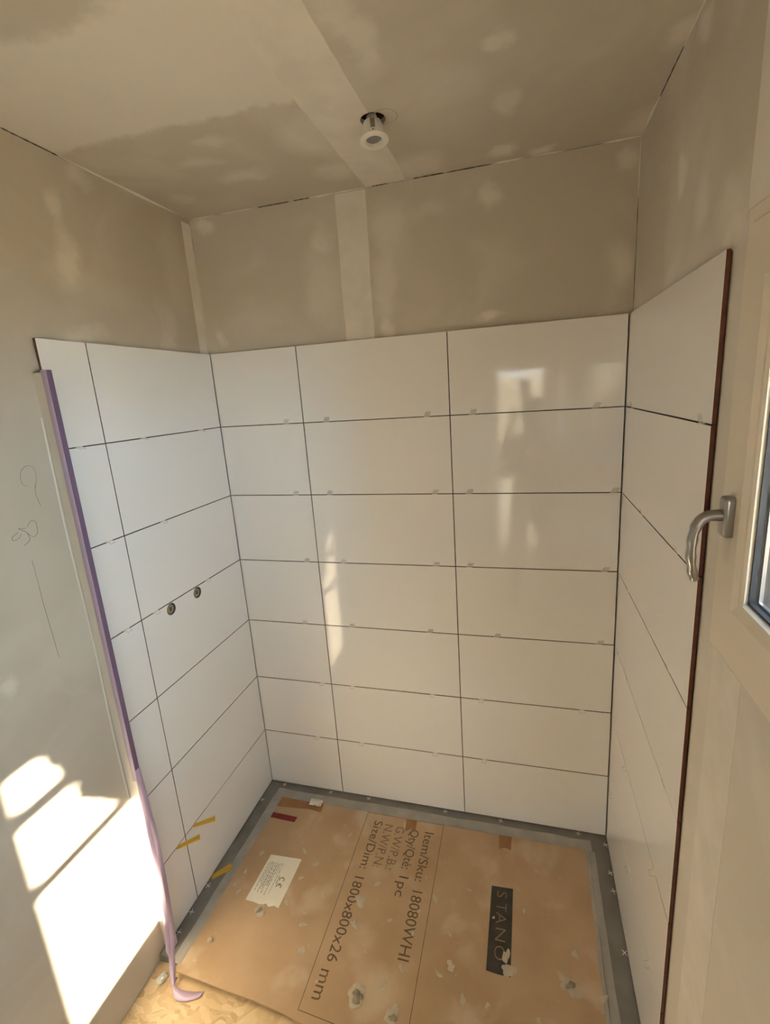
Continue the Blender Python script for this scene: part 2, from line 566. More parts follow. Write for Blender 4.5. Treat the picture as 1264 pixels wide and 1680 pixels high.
# the hole is drilled through that strip too
strip_o = [c for c in ceiling.children if c.name.startswith('joint_tape')][0]
bm = bmesh.new()
bmesh.ops.create_cone(bm, cap_ends=True, segments=40, radius1=0.0343, radius2=0.0343, depth=0.1, matrix=Matrix.Translation((LX, LY, CEIL)))
boolean_cut(strip_o, [fin('cutter', bm, None)])
strip('joint_tape', [(x, YB, z) for x, z in rough_band(0.601, 0.716, 2.0, CEIL - 0.006, 30, 0.002, 2)], (0, -1, 0), wall_back)
strip('corner_tape', [(XL, y, z) for y, z in rough_band(-0.045, YB - 0.004, 2.0, CEIL - 0.02, 30, 0.002, 3)], (1, 0, 0), wall_left)
strip('joint_tape', [(XR, y, z) for y, z in rough_band(-0.985, -0.862, FLOOR + 0.01, W1[2] - 0.002, 30, 0.002, 4)], (-1, 0, 0), wall_right)
strip('joint_tape', [(XR, y, z) for y, z in rough_band(-0.96, -0.835, W1[3] + 0.002, CEIL - 0.01, 20, 0.002, 5)], (-1, 0, 0), wall_right)


def filler(parent, p0, p1, r, seed):
    """a thin worm of filler along a corner"""
    rr = random.Random(seed)
    n = 10
    bm = bmesh.new()
    P0, P1 = Vector(p0), Vector(p1)
    pts = [P0.lerp(P1, k / n) for k in range(n + 1)]
    sweep(bm, pts, [max(0.0012, r * math.sin(math.pi * (0.06 + 0.88 * k / n)) * rr.uniform(0.6, 1.1)) for k in range(n + 1)], 6)
    fin('filler', bm, m_comp, parent, smooth=True)


for k, (x0, x1) in enumerate(((0.0, 0.10), (0.13, 0.30), (0.50, 0.60), (0.60, 0.72), (0.86, 0.90), (1.16, 1.26), (1.28, 1.39), (1.50, 1.605))):
    filler(wall_back, (x0, YB, CEIL), (x1, YB, CEIL), 0.0055, k)
filler(wall_left, (XL, -0.55, CEIL), (XL, -0.02, CEIL), 0.006, 20)
filler(wall_right, (XR, -0.20, CEIL), (XR, -0.02, CEIL), 0.006, 21)
filler(wall_right, (XR, -0.62, CEIL), (XR, -0.40, CEIL), 0.005, 22)
filler(wall_right, (XR, YB, 2.45), (XR, YB, CEIL), 0.004, 23)
filler(wall_left, (XL, YB, 2.12), (XL, YB, 2.5), 0.002, 24)
# dark shadow gaps between the boards
def gap(parent, p0, p1, th, seed):
    """ragged open joint between two boards, a thin irregular dark line"""
    rr = random.Random(seed)
    bm = bmesh.new()
    P0, P1 = Vector(p0), Vector(p1)
    n = 14
    sweep(bm, [P0.lerp(P1, k / n) for k in range(n + 1)], [th * rr.uniform(0.35, 1.0) * (0.3 if k in (0, n) else 1) for k in range(n + 1)], 5)
    fin('board_gap', bm, m_crack, parent)


for k, (x0, x1) in enumerate(((0.29, 0.42), (0.44, 0.51), (0.745, 0.80), (0.87, 1.00), (1.01, 1.16))):
    gap(wall_back, (x0, YB, CEIL - 0.001), (x1, YB, CEIL - 0.001), 0.0022, k)
gap(wall_left, (XL, -1.6, CEIL - 0.001), (XL, -0.72, CEIL - 0.001), 0.0030, 7)
gap(wall_left, (XL, -0.71, CEIL - 0.001), (XL, -0.55, CEIL - 0.001), 0.0022, 8)
gap(wall_right, (XR, -0.40, CEIL - 0.001), (XR, -0.20, CEIL - 0.001), 0.0024, 9)
gap(wall_right, (XR, YB, 2.12), (XR, YB, 2.46), 0.0022, 10)
gap(wall_left, (XL, YB, 2.13), (XL, YB, 2.55), 0.0012, 11)
# pencilled circle beside the ceiling hole
bm = bmesh.new()
rr = lathe(bm, [(0.0345, -0.0002), (0.0358, -0.0002)], 48, (LX + 0.032, LY - 0.002, CEIL))
fin('pencil_circle', bm, simple('pencil_faint', (0.26, 0.22, 0.16), 0.8), ceiling, recalc=False)

# ------------------------------------------------------------------ tiles
m_glaze, nt, b = new_mat('white_glaze')
b.inputs['Base Color'].default_value = (0.82, 0.808, 0.80, 1)
b.inputs['Roughness'].default_value = 0.07
tc = nt.nodes.new('ShaderNodeTexCoord')
nn = nt.nodes.new('ShaderNodeTexNoise'); nn.inputs['Scale'].default_value = 5.0; nn.inputs['Detail'].default_value = 1.0
nt.links.new(tc.outputs['Object'], nn.inputs['Vector'])
bp = nt.nodes.new('ShaderNodeBump'); bp.inputs['Strength'].default_value = 0.25; bp.inputs['Distance'].default_value = 0.0012
nt.links.new(nn.outputs['Fac'], bp.inputs['Height']); nt.links.new(bp.outputs['Normal'], b.inputs['Normal'])
m_body = simple('red_tile_body', (0.14, 0.047, 0.030), 0.85, noise=0.25, scale=60)
TT = 0.008
GAP = 0.0032


def tile_mesh(w, h, t=TT):
    bm = bmesh.new()
    c = 0.0007
    def rect(ins, y):
        return [bm.verts.new((x, y, z)) for x, z in ((ins, ins), (w - ins, ins), (w - ins, h - ins), (ins, h - ins))]
    A, B, C = rect(0, t), rect(0, c), rect(c, 0)
    bm.faces.new(A).material_index = 1
    for k in range(4):
        bm.faces.new((A[k], A[(k + 1) % 4], B[(k + 1) % 4], B[k])).material_index = 1
        bm.faces.new((B[k], B[(k + 1) % 4], C[(k + 1) % 4], C[k])).material_index = 0
    bm.faces.new(C).material_index = 0
    bmesh.ops.recalc_face_normals(bm, faces=bm.faces)
    me = bpy.data.meshes.new('tile')
    bm.to_mesh(me); bm.free()
    me.materials.append(m_glaze); me.materials.append(m_body)
    return me


_tm = {}
TILES = {}


def tile(parent, key, w, h, loc, rz, rnd):
    k = (round(w, 4), round(h, 4))
    if k not in _tm:
        _tm[k] = tile_mesh(w, h)
    o = bpy.data.objects.new('tile', _tm[k])
    COL.objects.link(o)
    o.parent = parent
    o.location = loc
    o.rotation_euler = (rnd.uniform(-0.0006, 0.0006), 0, rz + rnd.uniform(-0.0005, 0.0005))
    TILES[key] = o
    return o


rnd = random.Random(3)
for r in range(7):
    z = r * H + GAP * 0.5
    h = H - GAP
    for c, (x0, x1) in enumerate(((0.002, 0.3903), (0.3903, 0.9922), (0.9922, W - 0.0035))):
        a = x0 + (GAP / 2 if c else 0)
        bb = x1 - (GAP / 2 if c < 2 else 0)
        tile(wall_back, ('b', r, c), bb - a, h, (a, 0, z), 0, rnd)
    # left wall: local x runs toward +y
    for c, (y0, y1) in enumerate(((-0.752, -0.597), (-0.597, -0.001))):
        a = y0 + (GAP / 2 if c else 0)
        bb = y1 - (0 if c else GAP / 2)
        tile(wall_left, ('l', r, c), bb - a, h, (0, a, z), math.pi / 2, rnd)
    # right wall: local x runs toward -y
    tile(wall_right, ('r', r, 0), 0.785, h, (W, -0.003, z), -math.pi / 2, rnd)
box('adhesive_bed', 0.001, W - 0.001, 0.0045, YB, 0.004, TOPZ - 0.004, m_adh, wall_back)
box('adhesive_bed', XL, -0.0045, -0.747, 0.003, 0.004, TOPZ - 0.004, m_adh, wall_left)
box('adhesive_bed', W + 0.0045, XR, -0.782, 0.003, 0.004, TOPZ - 0.004, m_adh, wall_right)

# two pipe openings in the left wall
HOLES = [(-0.458, 1.181), (-0.309, 1.181)]
t = TILES[('l', 3, 1)]
t.data = t.data.copy()
t.rotation_euler = (0, 0, math.pi / 2)
cs = []
for (y, z) in HOLES:
    bm = bmesh.new()
    bmesh.ops.create_cone(bm, cap_ends=True, segments=32, radius1=0.0225, radius2=0.0225, depth=0.05,
                          matrix=Matrix.Translation((0, y, z)) @ Matrix.Rotation(math.pi / 2, 4, 'Y'))
    cs.append(fin('cutter', bm, m_body))
boolean_cut(t, cs)

# ------------------------------------------------------------------ window 1 (small casement, right wall)
m_pvc = simple('beige_frame', (0.74, 0.665, 0.56), 0.35, noise=0.02, scale=6)
m_pvc_lit = simple('lit_bead_edge', (0.86, 0.82, 0.76), 0.3)  # lit inner edge of the bead, painted in as a lighter colour
m_gasket = simple('black_gasket', (0.02, 0.02, 0.022), 0.6)
m_alu = simple('aluminium_spacer', (0.75, 0.75, 0.76), 0.3, metal=1.0)
m_reveal = simple('brown_reveal', (0.075, 0.050, 0.042), 0.8, noise=0.2, scale=12)
m_glass, nt, b = new_mat('window_glass')
nt.nodes.remove(b)
out = nt.nodes['Material Output']
tr = nt.nodes.new('ShaderNodeBsdfTransparent'); tr.inputs['Color'].default_value = (0.95, 0.97, 0.97, 1)
gl = nt.nodes.new('ShaderNodeBsdfGlossy'); gl.inputs['Roughness'].default_value = 0.01
ge = nt.nodes.new('ShaderNodeNewGeometry')
dt = nt.nodes.new('ShaderNodeVectorMath'); dt.operation = 'DOT_PRODUCT'
nt.links.new(ge.outputs['Incoming'], dt.inputs[0]); nt.links.new(ge.outputs['Normal'], dt.inputs[1])
def _m(op, a, b_=None):
    q = nt.nodes.new('ShaderNodeMath'); q.operation = op
    for k_, v_ in enumerate((a, b_)):
        if v_ is None: continue
        if isinstance(v_, (int, float)): q.inputs[k_].default_value = v_
        else: nt.links.new(v_, q.inputs[k_])
    return q.outputs[0]
fr_out = _m('ADD', _m('MULTIPLY', _m('POWER', _m('SUBTRACT', 1.0, _m('ABSOLUTE', dt.outputs['Value'])), 5.0), 0.96), 0.04)
mxs = nt.nodes.new('ShaderNodeMixShader')
nt.links.new(fr_out, mxs.inputs[0]); nt.links.new(tr.outputs[0], mxs.inputs[1]); nt.links.new(gl.outputs[0], mxs.inputs[2])
nt.links.new(mxs.outputs[0], out.inputs['Surface'])

win = empty('window_1', (XR, (W1[0] + W1[1]) / 2, W1[2]))
struct(win, 'small beige casement window with a silver lever handle in the right wall', 'window')


def wpart(name, bm, mat, smooth=False, parent=None):
    o = fin(name, bm, mat, None, smooth)
    p = parent or win
    o.parent = p
    o.matrix_parent_inverse = Matrix.Translation(-Vector(win.location)) if p is win else Matrix.Identity(4)
    return o


bm = bmesh.new(); ring_frame(bm, XR - 0.002, XR + 0.03, W1[0], W1[1], W1[2], W1[3], 0.05, 0.001); wpart('outer_frame', bm, m_pvc)
bm = bmesh.new(); ring_frame(bm, XR - 0.006, XR + 0.055, W1[0] + 0.022, W1[1] - 0.022, W1[2] + 0.022, W1[3] - 0.022, 0.10, 0.004); wpart('sash', bm, m_pvc, True)
GY0, GY1, GZ0, GZ1 = -1.415, -0.942, 1.508, 2.040
# sloping glazing bead as four mitred lengths
def bead(name, y0, y1, z0, z1, w, xo, xi, mat):
    bm = bmesh.new()
    O = [(y0, z0), (y1, z0), (y1, z1), (y0, z1)]
    I = [(y0 + w, z0 + w), (y1 - w, z0 + w), (y1 - w, z1 - w), (y0 + w, z1 - w)]
    a = [bm.verts.new((xo, *p)) for p in O]
    c = [bm.verts.new((xi, *p)) for p in I]
    d = [bm.verts.new((XR + 0.03, *p)) for p in I]
    e2 = [bm.verts.new((XR + 0.03, *p)) for p in O]
    for k in range(4):
        q = (k + 1) % 4
        bm.faces.new((a[k], a[q], c[q], c[k])); bm.faces.new((c[k], c[q], d[q], d[k]))
        bm.faces.new((a[k], e2[k], e2[q], a[q])); bm.faces.new((e2[k], d[k], d[q], e2[q]))
    return wpart(name, bm, mat)


bead('glazing_bead', GY0, GY1, GZ0, GZ1, 0.020, XR - 0.0105, XR - 0.004, m_pvc)
bead('bead_lip', GY0 + 0.020, GY1 - 0.020, GZ0 + 0.020, GZ1 - 0.020, 0.004, XR - 0.004, XR + 0.002, m_pvc_lit)
bm = bmesh.new(); ring_frame(bm, XR + 0.004, XR + 0.013, GY0 + 0.022, GY1 - 0.022, GZ0 + 0.022, GZ1 - 0.022, 0.006); wpart('gasket', bm, m_gasket)
bm = bmesh.new(); ring_frame(bm, XR + 0.017, XR + 0.0225, GY0 + 0.022, GY1 - 0.022, GZ0 + 0.022, GZ1 - 0.022, 0.008); wpart('spacer_bar', bm, m_alu)
bm = bmesh.new(); ring_frame(bm, XR + 0.0228, XR + 0.0555, GY0 + 0.022, GY1 - 0.022, GZ0 + 0.022, GZ1 - 0.022, 0.007); wpart('outer_sash', bm, simple('brown_sash', (0.040, 0.027, 0.023), 0.7, noise=0.2, scale=12))
for k, xg in enumerate((XR + 0.013, XR + 0.030)):
    bm = bmesh.new(); add_box(bm, xg, xg + 0.004, GY0 + 0.018, GY1 - 0.018, GZ0 + 0.018, GZ1 - 0.018); wpart('glass_pane', bm, m_glass)
bm = bmesh.new(); ring_frame(bm, XR + 0.0305, XR + 0.32, W1[0], W1[1], W1[2], W1[3], 0.012); wpart('outer_reveal', bm, m_reveal)

# handle
m_handle = simple('satin_silver', (0.40, 0.38, 0.36), 0.28, metal=1.0, noise=0.02, scale=80)
hy, hz = -0.897, 1.662
bm = bmesh.new()
add_box(bm, XR - 0.021, XR - 0.006, hy - 0.015, hy + 0.015, hz - 0.035, hz + 0.035)
ed = [e_ for e_ in bm.edges if any(v.co.x < XR - 0.02 for v in e_.verts) or abs(e_.verts[0].co.x - e_.verts[1].co.x) > 0.001]
bmesh.ops.bevel(bm, geom=ed, offset=0.006, segments=4, profile=0.5, affect='EDGES')
hb = wpart('handle_plate', bm, m_handle, True)
ctrl = [(XR - 0.018, hy, hz + 0.002), (XR - 0.030, hy, hz + 0.002), (XR - 0.042, hy, hz), (XR - 0.053, hy, hz - 0.009), (XR - 0.0595, hy, hz - 0.026),
        (XR - 0.062, hy, hz - 0.050), (XR - 0.0615, hy, hz - 0.078), (XR - 0.0575, hy, hz - 0.104), (XR - 0.0535, hy, hz - 0.117)]
pts = spline(ctrl, 8)
rad = []
nP = len(pts)
for k, p in enumerate(pts):
    s = k / (nP - 1)
    ra = 0.0102 + 0.0012 * s
    rb = 0.0106 - 0.0026 * min(1, s * 1.6)
    if s > 0.42:
        rb += 0.0009 * math.sin((s - 0.42) / 0.55 * 2 * math.pi * 4)
    if k >= nP - 2:
        ra *= 0.86; rb *= 0.86
    rad.append((ra, rb))
bm = bmesh.new(); sweep(bm, pts, rad, 18)
hl = wpart('handle_lever', bm, m_handle, True)
hl['label'] = 'satin silver lever curving down, with finger grips'

# ------------------------------------------------------------------ window 2 (barred window behind the photographer)
win2 = empty('window_2', (XR, (W2[0] + W2[1]) / 2, W2[2]))
struct(win2, 'narrow window with two crossbars behind the photographer, sun shining through', 'window')
for zc, hb_ in ((0.889, 0.024), (0.660, 0.019)):
    zz = zc + xw * SUN_E
    bm = bmesh.new(); add_box(bm, XR + 0.004, XR + 0.022, W2[0], W2[1], zz - hb_, zz + hb_)
    o = fin('crossbar', bm, m_pvc, win2); o.matrix_parent_inverse = Matrix.Translation(-Vector(win2.location))
bm = bmesh.new(); add_box(bm, XR + 0.030, XR + 0.034, W2[0], W2[1], W2[2], W2[3])
o = fin('glass_pane', bm, m_glass, win2); o.matrix_parent_inverse = Matrix.Translation(-Vector(win2.location))

# glazed door behind the photographer
door = empty('door_1', ((D1[0] + D1[1]) / 2, YF, D1[2]))
struct(door, 'glazed outer door behind the photographer', 'door')


def dpart(name, bm, mat):
    o = fin(name, bm, mat, door); o.matrix_parent_inverse = Matrix.Translation(-Vector(door.location)); return o


for nm, x0, x1, z0, z1 in (('stile', D1[0], D1[0] + 0.07, D1[2], D1[3]), ('stile', D1[1] - 0.07, D1[1], D1[2], D1[3]), ('rail', D1[0] + 0.07, D1[1] - 0.07, D1[3] - 0.08, D1[3]), ('rail', D1[0] + 0.07, D1[1] - 0.07, D1[2], D1[2] + 0.12)):
    bm = bmesh.new(); add_box(bm, x0, x1, YF - 0.06, YF - 0.01, z0, z1); dpart(nm, bm, m_pvc)
bm = bmesh.new(); add_box(bm, D1[0] + 0.07, D1[1] - 0.07, YF - 0.04, YF - 0.034, D1[2] + 0.12, D1[3] - 0.08); dpart('glass_pane', bm, m_glass)

# ------------------------------------------------------------------ shower tray, protective cardboard, tapes
m_tray = simple('grey_tray', (0.21, 0.20, 0.182), 0.55, noise=0.18, scale=9, bump=0.25)
tray = box('shower_tray', 0.0 - 0.009, W + 0.009, -0.80, 0.009, FLOOR, -0.003, m_tray, bevel=0.003)
tag(tray, 'flat dark grey shower tray under the taped cardboard', 'shower tray')

m_card, nt, b = new_mat('cardboard')
tc = nt.nodes.new('ShaderNodeTexCoord')
n1 = nt.nodes.new('ShaderNodeTexNoise'); n1.inputs['Scale'].default_value = 4; n1.inputs['Detail'].default_value = 6
n2 = nt.nodes.new('ShaderNodeTexNoise'); n2.inputs['Scale'].default_value = 42; n2.inputs['Detail'].default_value = 5; n2.inputs['Roughness'].default_value = 0.7
n3 = nt.nodes.new('ShaderNodeTexNoise'); n3.inputs['Scale'].default_value = 5; n3.inputs['Detail'].default_value = 7; n3.inputs['Distortion'].default_value = 0.3
for n in (n1, n2, n3):
    nt.links.new(tc.outputs['Object'], n.inputs['Vector'])
cr = nt.nodes.new('ShaderNodeValToRGB')
cr.color_ramp.elements[0].position = 0.3; cr.color_ramp.elements[0].color = (0.41, 0.27, 0.15, 1)
cr.color_ramp.elements[1].position = 0.75; cr.color_ramp.elements[1].color = (0.51, 0.365, 0.23, 1)
nt.links.new(n1.outputs['Fac'], cr.inputs['Fac'])
sm = nt.nodes.new('ShaderNodeMapRange'); sm.interpolation_type = 'SMOOTHSTEP'
sm.inputs['From Min'].default_value = 0.64; sm.inputs['From Max'].default_value = 0.72; sm.inputs['To Max'].default_value = 0.5
nt.links.new(n2.outputs['Fac'], sm.inputs['Value'])
sm2 = nt.nodes.new('ShaderNodeMapRange'); sm2.interpolation_type = 'SMOOTHSTEP'
sm2.inputs['From Min'].default_value = 0.52; sm2.inputs['From Max'].default_value = 0.72; sm2.inputs['To Max'].default_value = 0.5
nt.links.new(n3.outputs['Fac'], sm2.inputs['Value'])
mm = nt.nodes.new('ShaderNodeMath'); mm.operation = 'MAXIMUM'
nt.links.new(sm.outputs[0], mm.inputs[0]); nt.links.new(sm2.outputs[0], mm.inputs[1])
mx = nt.nodes.new('ShaderNodeMix'); mx.data_type = 'RGBA'
mx.inputs['B'].default_value = (0.64, 0.54, 0.41, 1)
nt.links.new(mm.outputs[0], mx.inputs['Factor']); nt.links.new(cr.outputs['Color'], mx.inputs['A'])
nt.links.new(mx.outputs['Result'], b.inputs['Base Color'])
b.inputs['Roughness'].default_value = 0.75
bp = nt.nodes.new('ShaderNodeBump'); bp.inputs['Strength'].default_value = 0.15; bp.inputs['Distance'].default_value = 0.002
nt.links.new(n3.outputs['Fac'], bp.inputs['Height']); nt.links.new(bp.outputs['Normal'], b.inputs['Normal'])

CZ = 0.002      # top of the cardboard
card = empty('cardboard_sheet', (0.8, -0.45, -0.003))
tag(card, 'large brown printed cardboard sheet covering the shower tray', 'cardboard')


def cpart(name, bm, mat, parent=None, smooth=False, label=None):
    o = fin(name, bm, mat, parent or card, smooth)
    if parent is None or parent is card:
        o.matrix_parent_inverse = Matrix.Translation(-Vector(card.location))
    if label:
        o['label'] = label
    return o


pol = [(0.095, -0.081), (1.514, -0.081), (1.507, -0.66), (1.504, -0.872)]
rr = random.Random(11)
fr_edge = [(1.4 - 0.1 * k, -0.872 + 0.004 * math.sin(k) + 0.0) for k in range(1, 9)]
pol += fr_edge + [(0.52, -0.856), (0.40, -0.846), (0.28, -0.842), (0.18, -0.836), (0.079, -0.832)]
bm = bmesh.new(); prism(bm, pol, -0.0028, CZ); cpart('sheet', bm, m_card)

m_ink = simple('print_ink', (0.13, 0.083, 0.045), 0.8, noise=0.3, scale=40)
m_ink_f = simple('faded_print_ink', (0.22, 0.15, 0.09), 0.8, noise=0.3, scale=40)
m_black = simple('black_stencil', (0.045, 0.038, 0.030), 0.7, noise=0.35, scale=25)
m_sten = simple('stencil_letters', (0.30, 0.20, 0.11), 0.8)


def text_part(txt, x_mid, cap, y0, y1, mat, z=CZ + 0.0002, parent=None, name='printed_text', ox=0.0, offset=0.0):
    """flat lettering reading toward the room (-y) with its top toward +x"""
    cu = bpy.data.curves.new('t', 'FONT')
    cu.body = txt
    cu.size = 1.0
    cu.offset = offset
    cu.resolution_u = 3
    o = bpy.data.objects.new('t', cu)
    COL.objects.link(o)
    bpy.context.view_layer.update()
    me = bpy.data.meshes.new_from_object(o.evaluated_get(bpy.context.evaluated_depsgraph_get()))
    bpy.data.objects.remove(o, do_unlink=True)
    xs = [v.co.x for v in me.vertices]
    w0, w1 = min(xs), max(xs)
    capu = 0.729
    sx_, sy_ = (y0 - y1) / (w1 - w0), cap / capu
    for v in me.vertices:
        lx, ly = (v.co.x - w0) * sx_, v.co.y * sy_
        v.co = (x_mid - cap / 2 + ly, y0 - lx, z)
    me.update()
    o = link(name, me, mat, parent or card)
    if not parent:
        o.matrix_parent_inverse = Matrix.Translation(-Vector(card.location))
    return o


text_part('Item/Sku:', 0.853, 0.041, -0.137, -0.357, m_ink)
text_part('18080WHI', 0.855, 0.043, -0.395, -0.634, m_ink)
text_part('Qty/Qt\u00e9:', 0.789, 0.041, -0.137, -0.318, m_ink)
text_part('1pc', 0.789, 0.041, -0.350, -0.430, m_ink)
text_part('G.W/P.B.:', 0.722, 0.041, -0.134, -0.335, m_ink_f)
text_part('N.W/P.N:', 0.668, 0.041, -0.134, -0.335, m_ink_f)
text_part('Size/Dim:', 0.617, 0.041, -0.125, -0.352, m_ink)
text_part('1800x800x26', 0.612, 0.041, -0.388, -0.690, m_ink)
text_part('mm', 0.608, 0.046, -0.715, -0.800, m_ink)
bm = bmesh.new()
lw = 0.0022
for (xa, ya, xb, yb) in ((0.552, -0.0895, 0.908, -0.0875), (0.552, -0.086, 0.556, -0.836), (0.908, -0.083, 0.914, -0.858), (0.556, -0.836, 0.914, -0.858)):
    d = Vector((xb - xa, yb - ya, 0)).normalized() * (lw / 2)
    n = Vector((-d.y, d.x, 0))
    A, B = Vector((xa, ya, CZ + 0.0002)), Vector((xb, yb, CZ + 0.0002))
    bm.faces.new([bm.verts.new(v) for v in (A - d + n, A - d - n, B + d - n, B + d + n)])
cpart('printed_frame', bm, m_ink)

# black stencil bar with pale letters
bm = bmesh.new(); prism(bm, [(1.134, -0.314), (1.215, -0.310), (1.2145, -0.45), (1.213, -0.603), (1.174, -0.604), (1.133, -0.601), (1.1335, -0.45)], CZ + 0.0001, CZ + 0.0003)
cpart('stencil_bar', bm, m_black, label='black printed bar with worn letters STANO')
for ch, a, b2 in (('S', -0.330, -0.352), ('T', -0.374, -0.402), ('A', -0.408, -0.446), ('N', -0.462, -0.503), ('O', -0.518, -0.562)):
    text_part(ch, 1.176, 0.040, a, b2, m_sten, z=CZ + 0.0005, name='stencil_letter', offset=-0.018)

# white conformity sticker
m_paper = simple('white_sticker', (0.76, 0.72, 0.62), 0.6, noise=0.04, scale=20)
m_grey_ink = simple('grey_print', (0.30, 0.28, 0.24), 0.8)
bm = bmesh.new()
prism(bm, [(0.202, -0.374), (0.343, -0.367), (0.343, -0.47), (0.341, -0.568), (0.320, -0.563), (0.300, -0.572), (0.285, -0.562), (0.268, -0.572), (0.235, -0.567), (0.196, -0.566)], CZ + 0.0001, CZ + 0.0006)
cpart('sticker', bm, m_paper, label='white paper sticker with CE mark and small print')
# CE mark drawn as two open arcs and a bar
def arc_mark(bm, cx, cy, r, w, a0, a1, z):
    n = 14
    pr = None
    for k in range(n + 1):
        a = math.radians(a0 + (a1 - a0) * k / n)
        i = bm.verts.new((cx + (r - w) * math.sin(a), cy - (r - w) * math.cos(a), z))
        o_ = bm.verts.new((cx + r * math.sin(a), cy - r * math.cos(a), z))
        if pr:
            bm.faces.new((pr[0], pr[1], o_, i))
        pr = (i, o_)


bm = bmesh.new()
arc_mark(bm, 0.301, -0.466, 0.0115, 0.0032, 65, 295, CZ + 0.0008)
arc_mark(bm, 0.301, -0.492, 0.0115, 0.0032, 65, 295, CZ + 0.0008)
bm.faces.new([bm.verts.new(v) for v in ((0.2995, -0.483, CZ + 0.0008), (0.3025, -0.483, CZ + 0.0008), (0.3025, -0.492, CZ + 0.0008), (0.2995, -0.492, CZ + 0.0008))])
cpart('ce_mark', bm, m_ink)
bm = bmesh.new()
rr = random.Random(5)
for k, (x, ya, yb, w) in enumerate(((0.285, -0.452, -0.488, .004), (0.275, -0.40, -0.525, .0025), (0.266, -0.40, -0.45, .0025), (0.259, -0.405, -0.535, .003), (0.251, -0.405, -0.50, .0045), (0.243, -0.40, -0.53, .003), (0.235, -0.405, -0.515, .0045), (0.227, -0.40, -0.53, .003), (0.219, -0.405, -0.49, .003), (0.212, -0.41, -0.525, .0025))):
    y = ya
    while y > yb:
        l = rr.uniform(0.006, 0.018)
        y2 = max(yb, y - l)
        bm.faces.new([bm.verts.new(v) for v in ((x - w / 2, y, CZ + 0.0008), (x + w / 2, y, CZ + 0.0008), (x + w / 2, y2, CZ + 0.0008), (x - w / 2, y2, CZ + 0.0008))])
        y = y2 - rr.uniform(0.002, 0.004)
cpart('small_print', bm, m_grey_ink)

# red tape, packing tapes, white scrap
m_red = simple('red_tape', (0.20, 0.012, 0.014), 0.35, noise=0.25, scale=30)
bm = bmesh.new(); prism(bm, [(0.100, -0.205), (0.165, -0.206), (0.229, -0.208), (0.231, -0.180), (0.16, -0.178), (0.101, -0.177)], CZ + 0.0003, CZ + 0.0008)
cpart('red_tape', bm, m_red, label='short strip of dark red tape')
m_pack = simple('packing_tape', (0.30, 0.145, 0.055), 0.22, noise=0.15, scale=12)
for pp in ([(0.095, -0.086), (0.325, -0.082), (0.33, -0.135), (0.27, -0.128), (0.105, -0.142)], [(0.735, -0.086), (0.785, -0.084), (0.790, -0.142), (0.765, -0.135), (0.745, -0.150)], [(1.15, -0.085), (1.205, -0.083), (1.203, -0.150), (1.18, -0.143), (1.155, -0.152)], [(1.455, -0.084), (1.512, -0.083), (1.506, -0.5), (1.50, -0.86), (1.452, -0.862)]):
    bm = bmesh.new(); prism(bm, pp, CZ + 0.0001, CZ + 0.00045); cpart('packing_tape', bm, m_pack if len(pp) > 5 or pp[0][0] < 1.4 else m_card)
bm = bmesh.new()
rr = random.Random(9)
gx, gy = 7, 5
gv = [[bm.verts.new((0.252 + 0.062 * i / (gx - 1) + 0.004 * j / (gy - 1), -0.070 - 0.036 * j / (gy - 1) + rr.uniform(-.001, .001), CZ + 0.0012 + rr.uniform(0, 0.004))) for i in range(gx)] for j in range(gy)]
for j in range(gy - 1):
    for i in range(gx - 1):
        bm.faces.new((gv[j][i], gv[j][i + 1], gv[j + 1][i + 1], gv[j + 1][i]))
cpart('crumpled_label', bm, simple('crumpled_white', (0.70, 0.67, 0.60), 0.3, noise=0.35, scale=45), label='crumpled shiny white label scrap')

# dried plaster splats on the cardboard
m_splat = simple('plaster_splat', (0.50, 0.43, 0.325), 0.9, noise=0.12, scale=40, bump=0.3)
m_splat_d = simple('dirty_splat', (0.27, 0.23, 0.165), 0.9, noise=0.4, scale=50)


def splat(x, y, r, seed, mat, z, elong=1.0):
    rr = random.Random(seed)
    n = 18
    ph = [rr.uniform(0, 6.28) for _ in range(4)]
    rot = rr.uniform(0, 3.14)
    rp = []
    for k in range(n):
        a = 2 * math.pi * k / n
        q = r * (1 + 0.22 * math.sin(2 * a + ph[0]) + 0.16 * math.sin(3 * a + ph[1]) + 0.12 * math.sin(5 * a + ph[2]) + rr.uniform(-.08, .08))
        px_, py_ = q * math.cos(a) * elong, q * math.sin(a) / elong
        rp.append((x + px_ * math.cos(rot) - py_ * math.sin(rot), y + px_ * math.sin(rot) + py_ * math.cos(rot)))
    bm = bmesh.new()
    c = bm.verts.new((x, y, z + min(0.0016, r * 0.06)))
    ring = [bm.verts.new((p[0], p[1], z)) for p in rp]
    mid = [bm.verts.new((x + (p[0] - x) * 0.8, y + (p[1] - y) * 0.8, z + min(0.0012, r * 0.05))) for p in rp]
    for k in range(n):
        bm.faces.new((ring[k], ring[(k + 1) % n], mid[(k + 1) % n], mid[k]))
        bm.faces.new((mid[k], mid[(k + 1) % n], c))
    return cpart('plaster_splat', bm, mat, smooth=True)


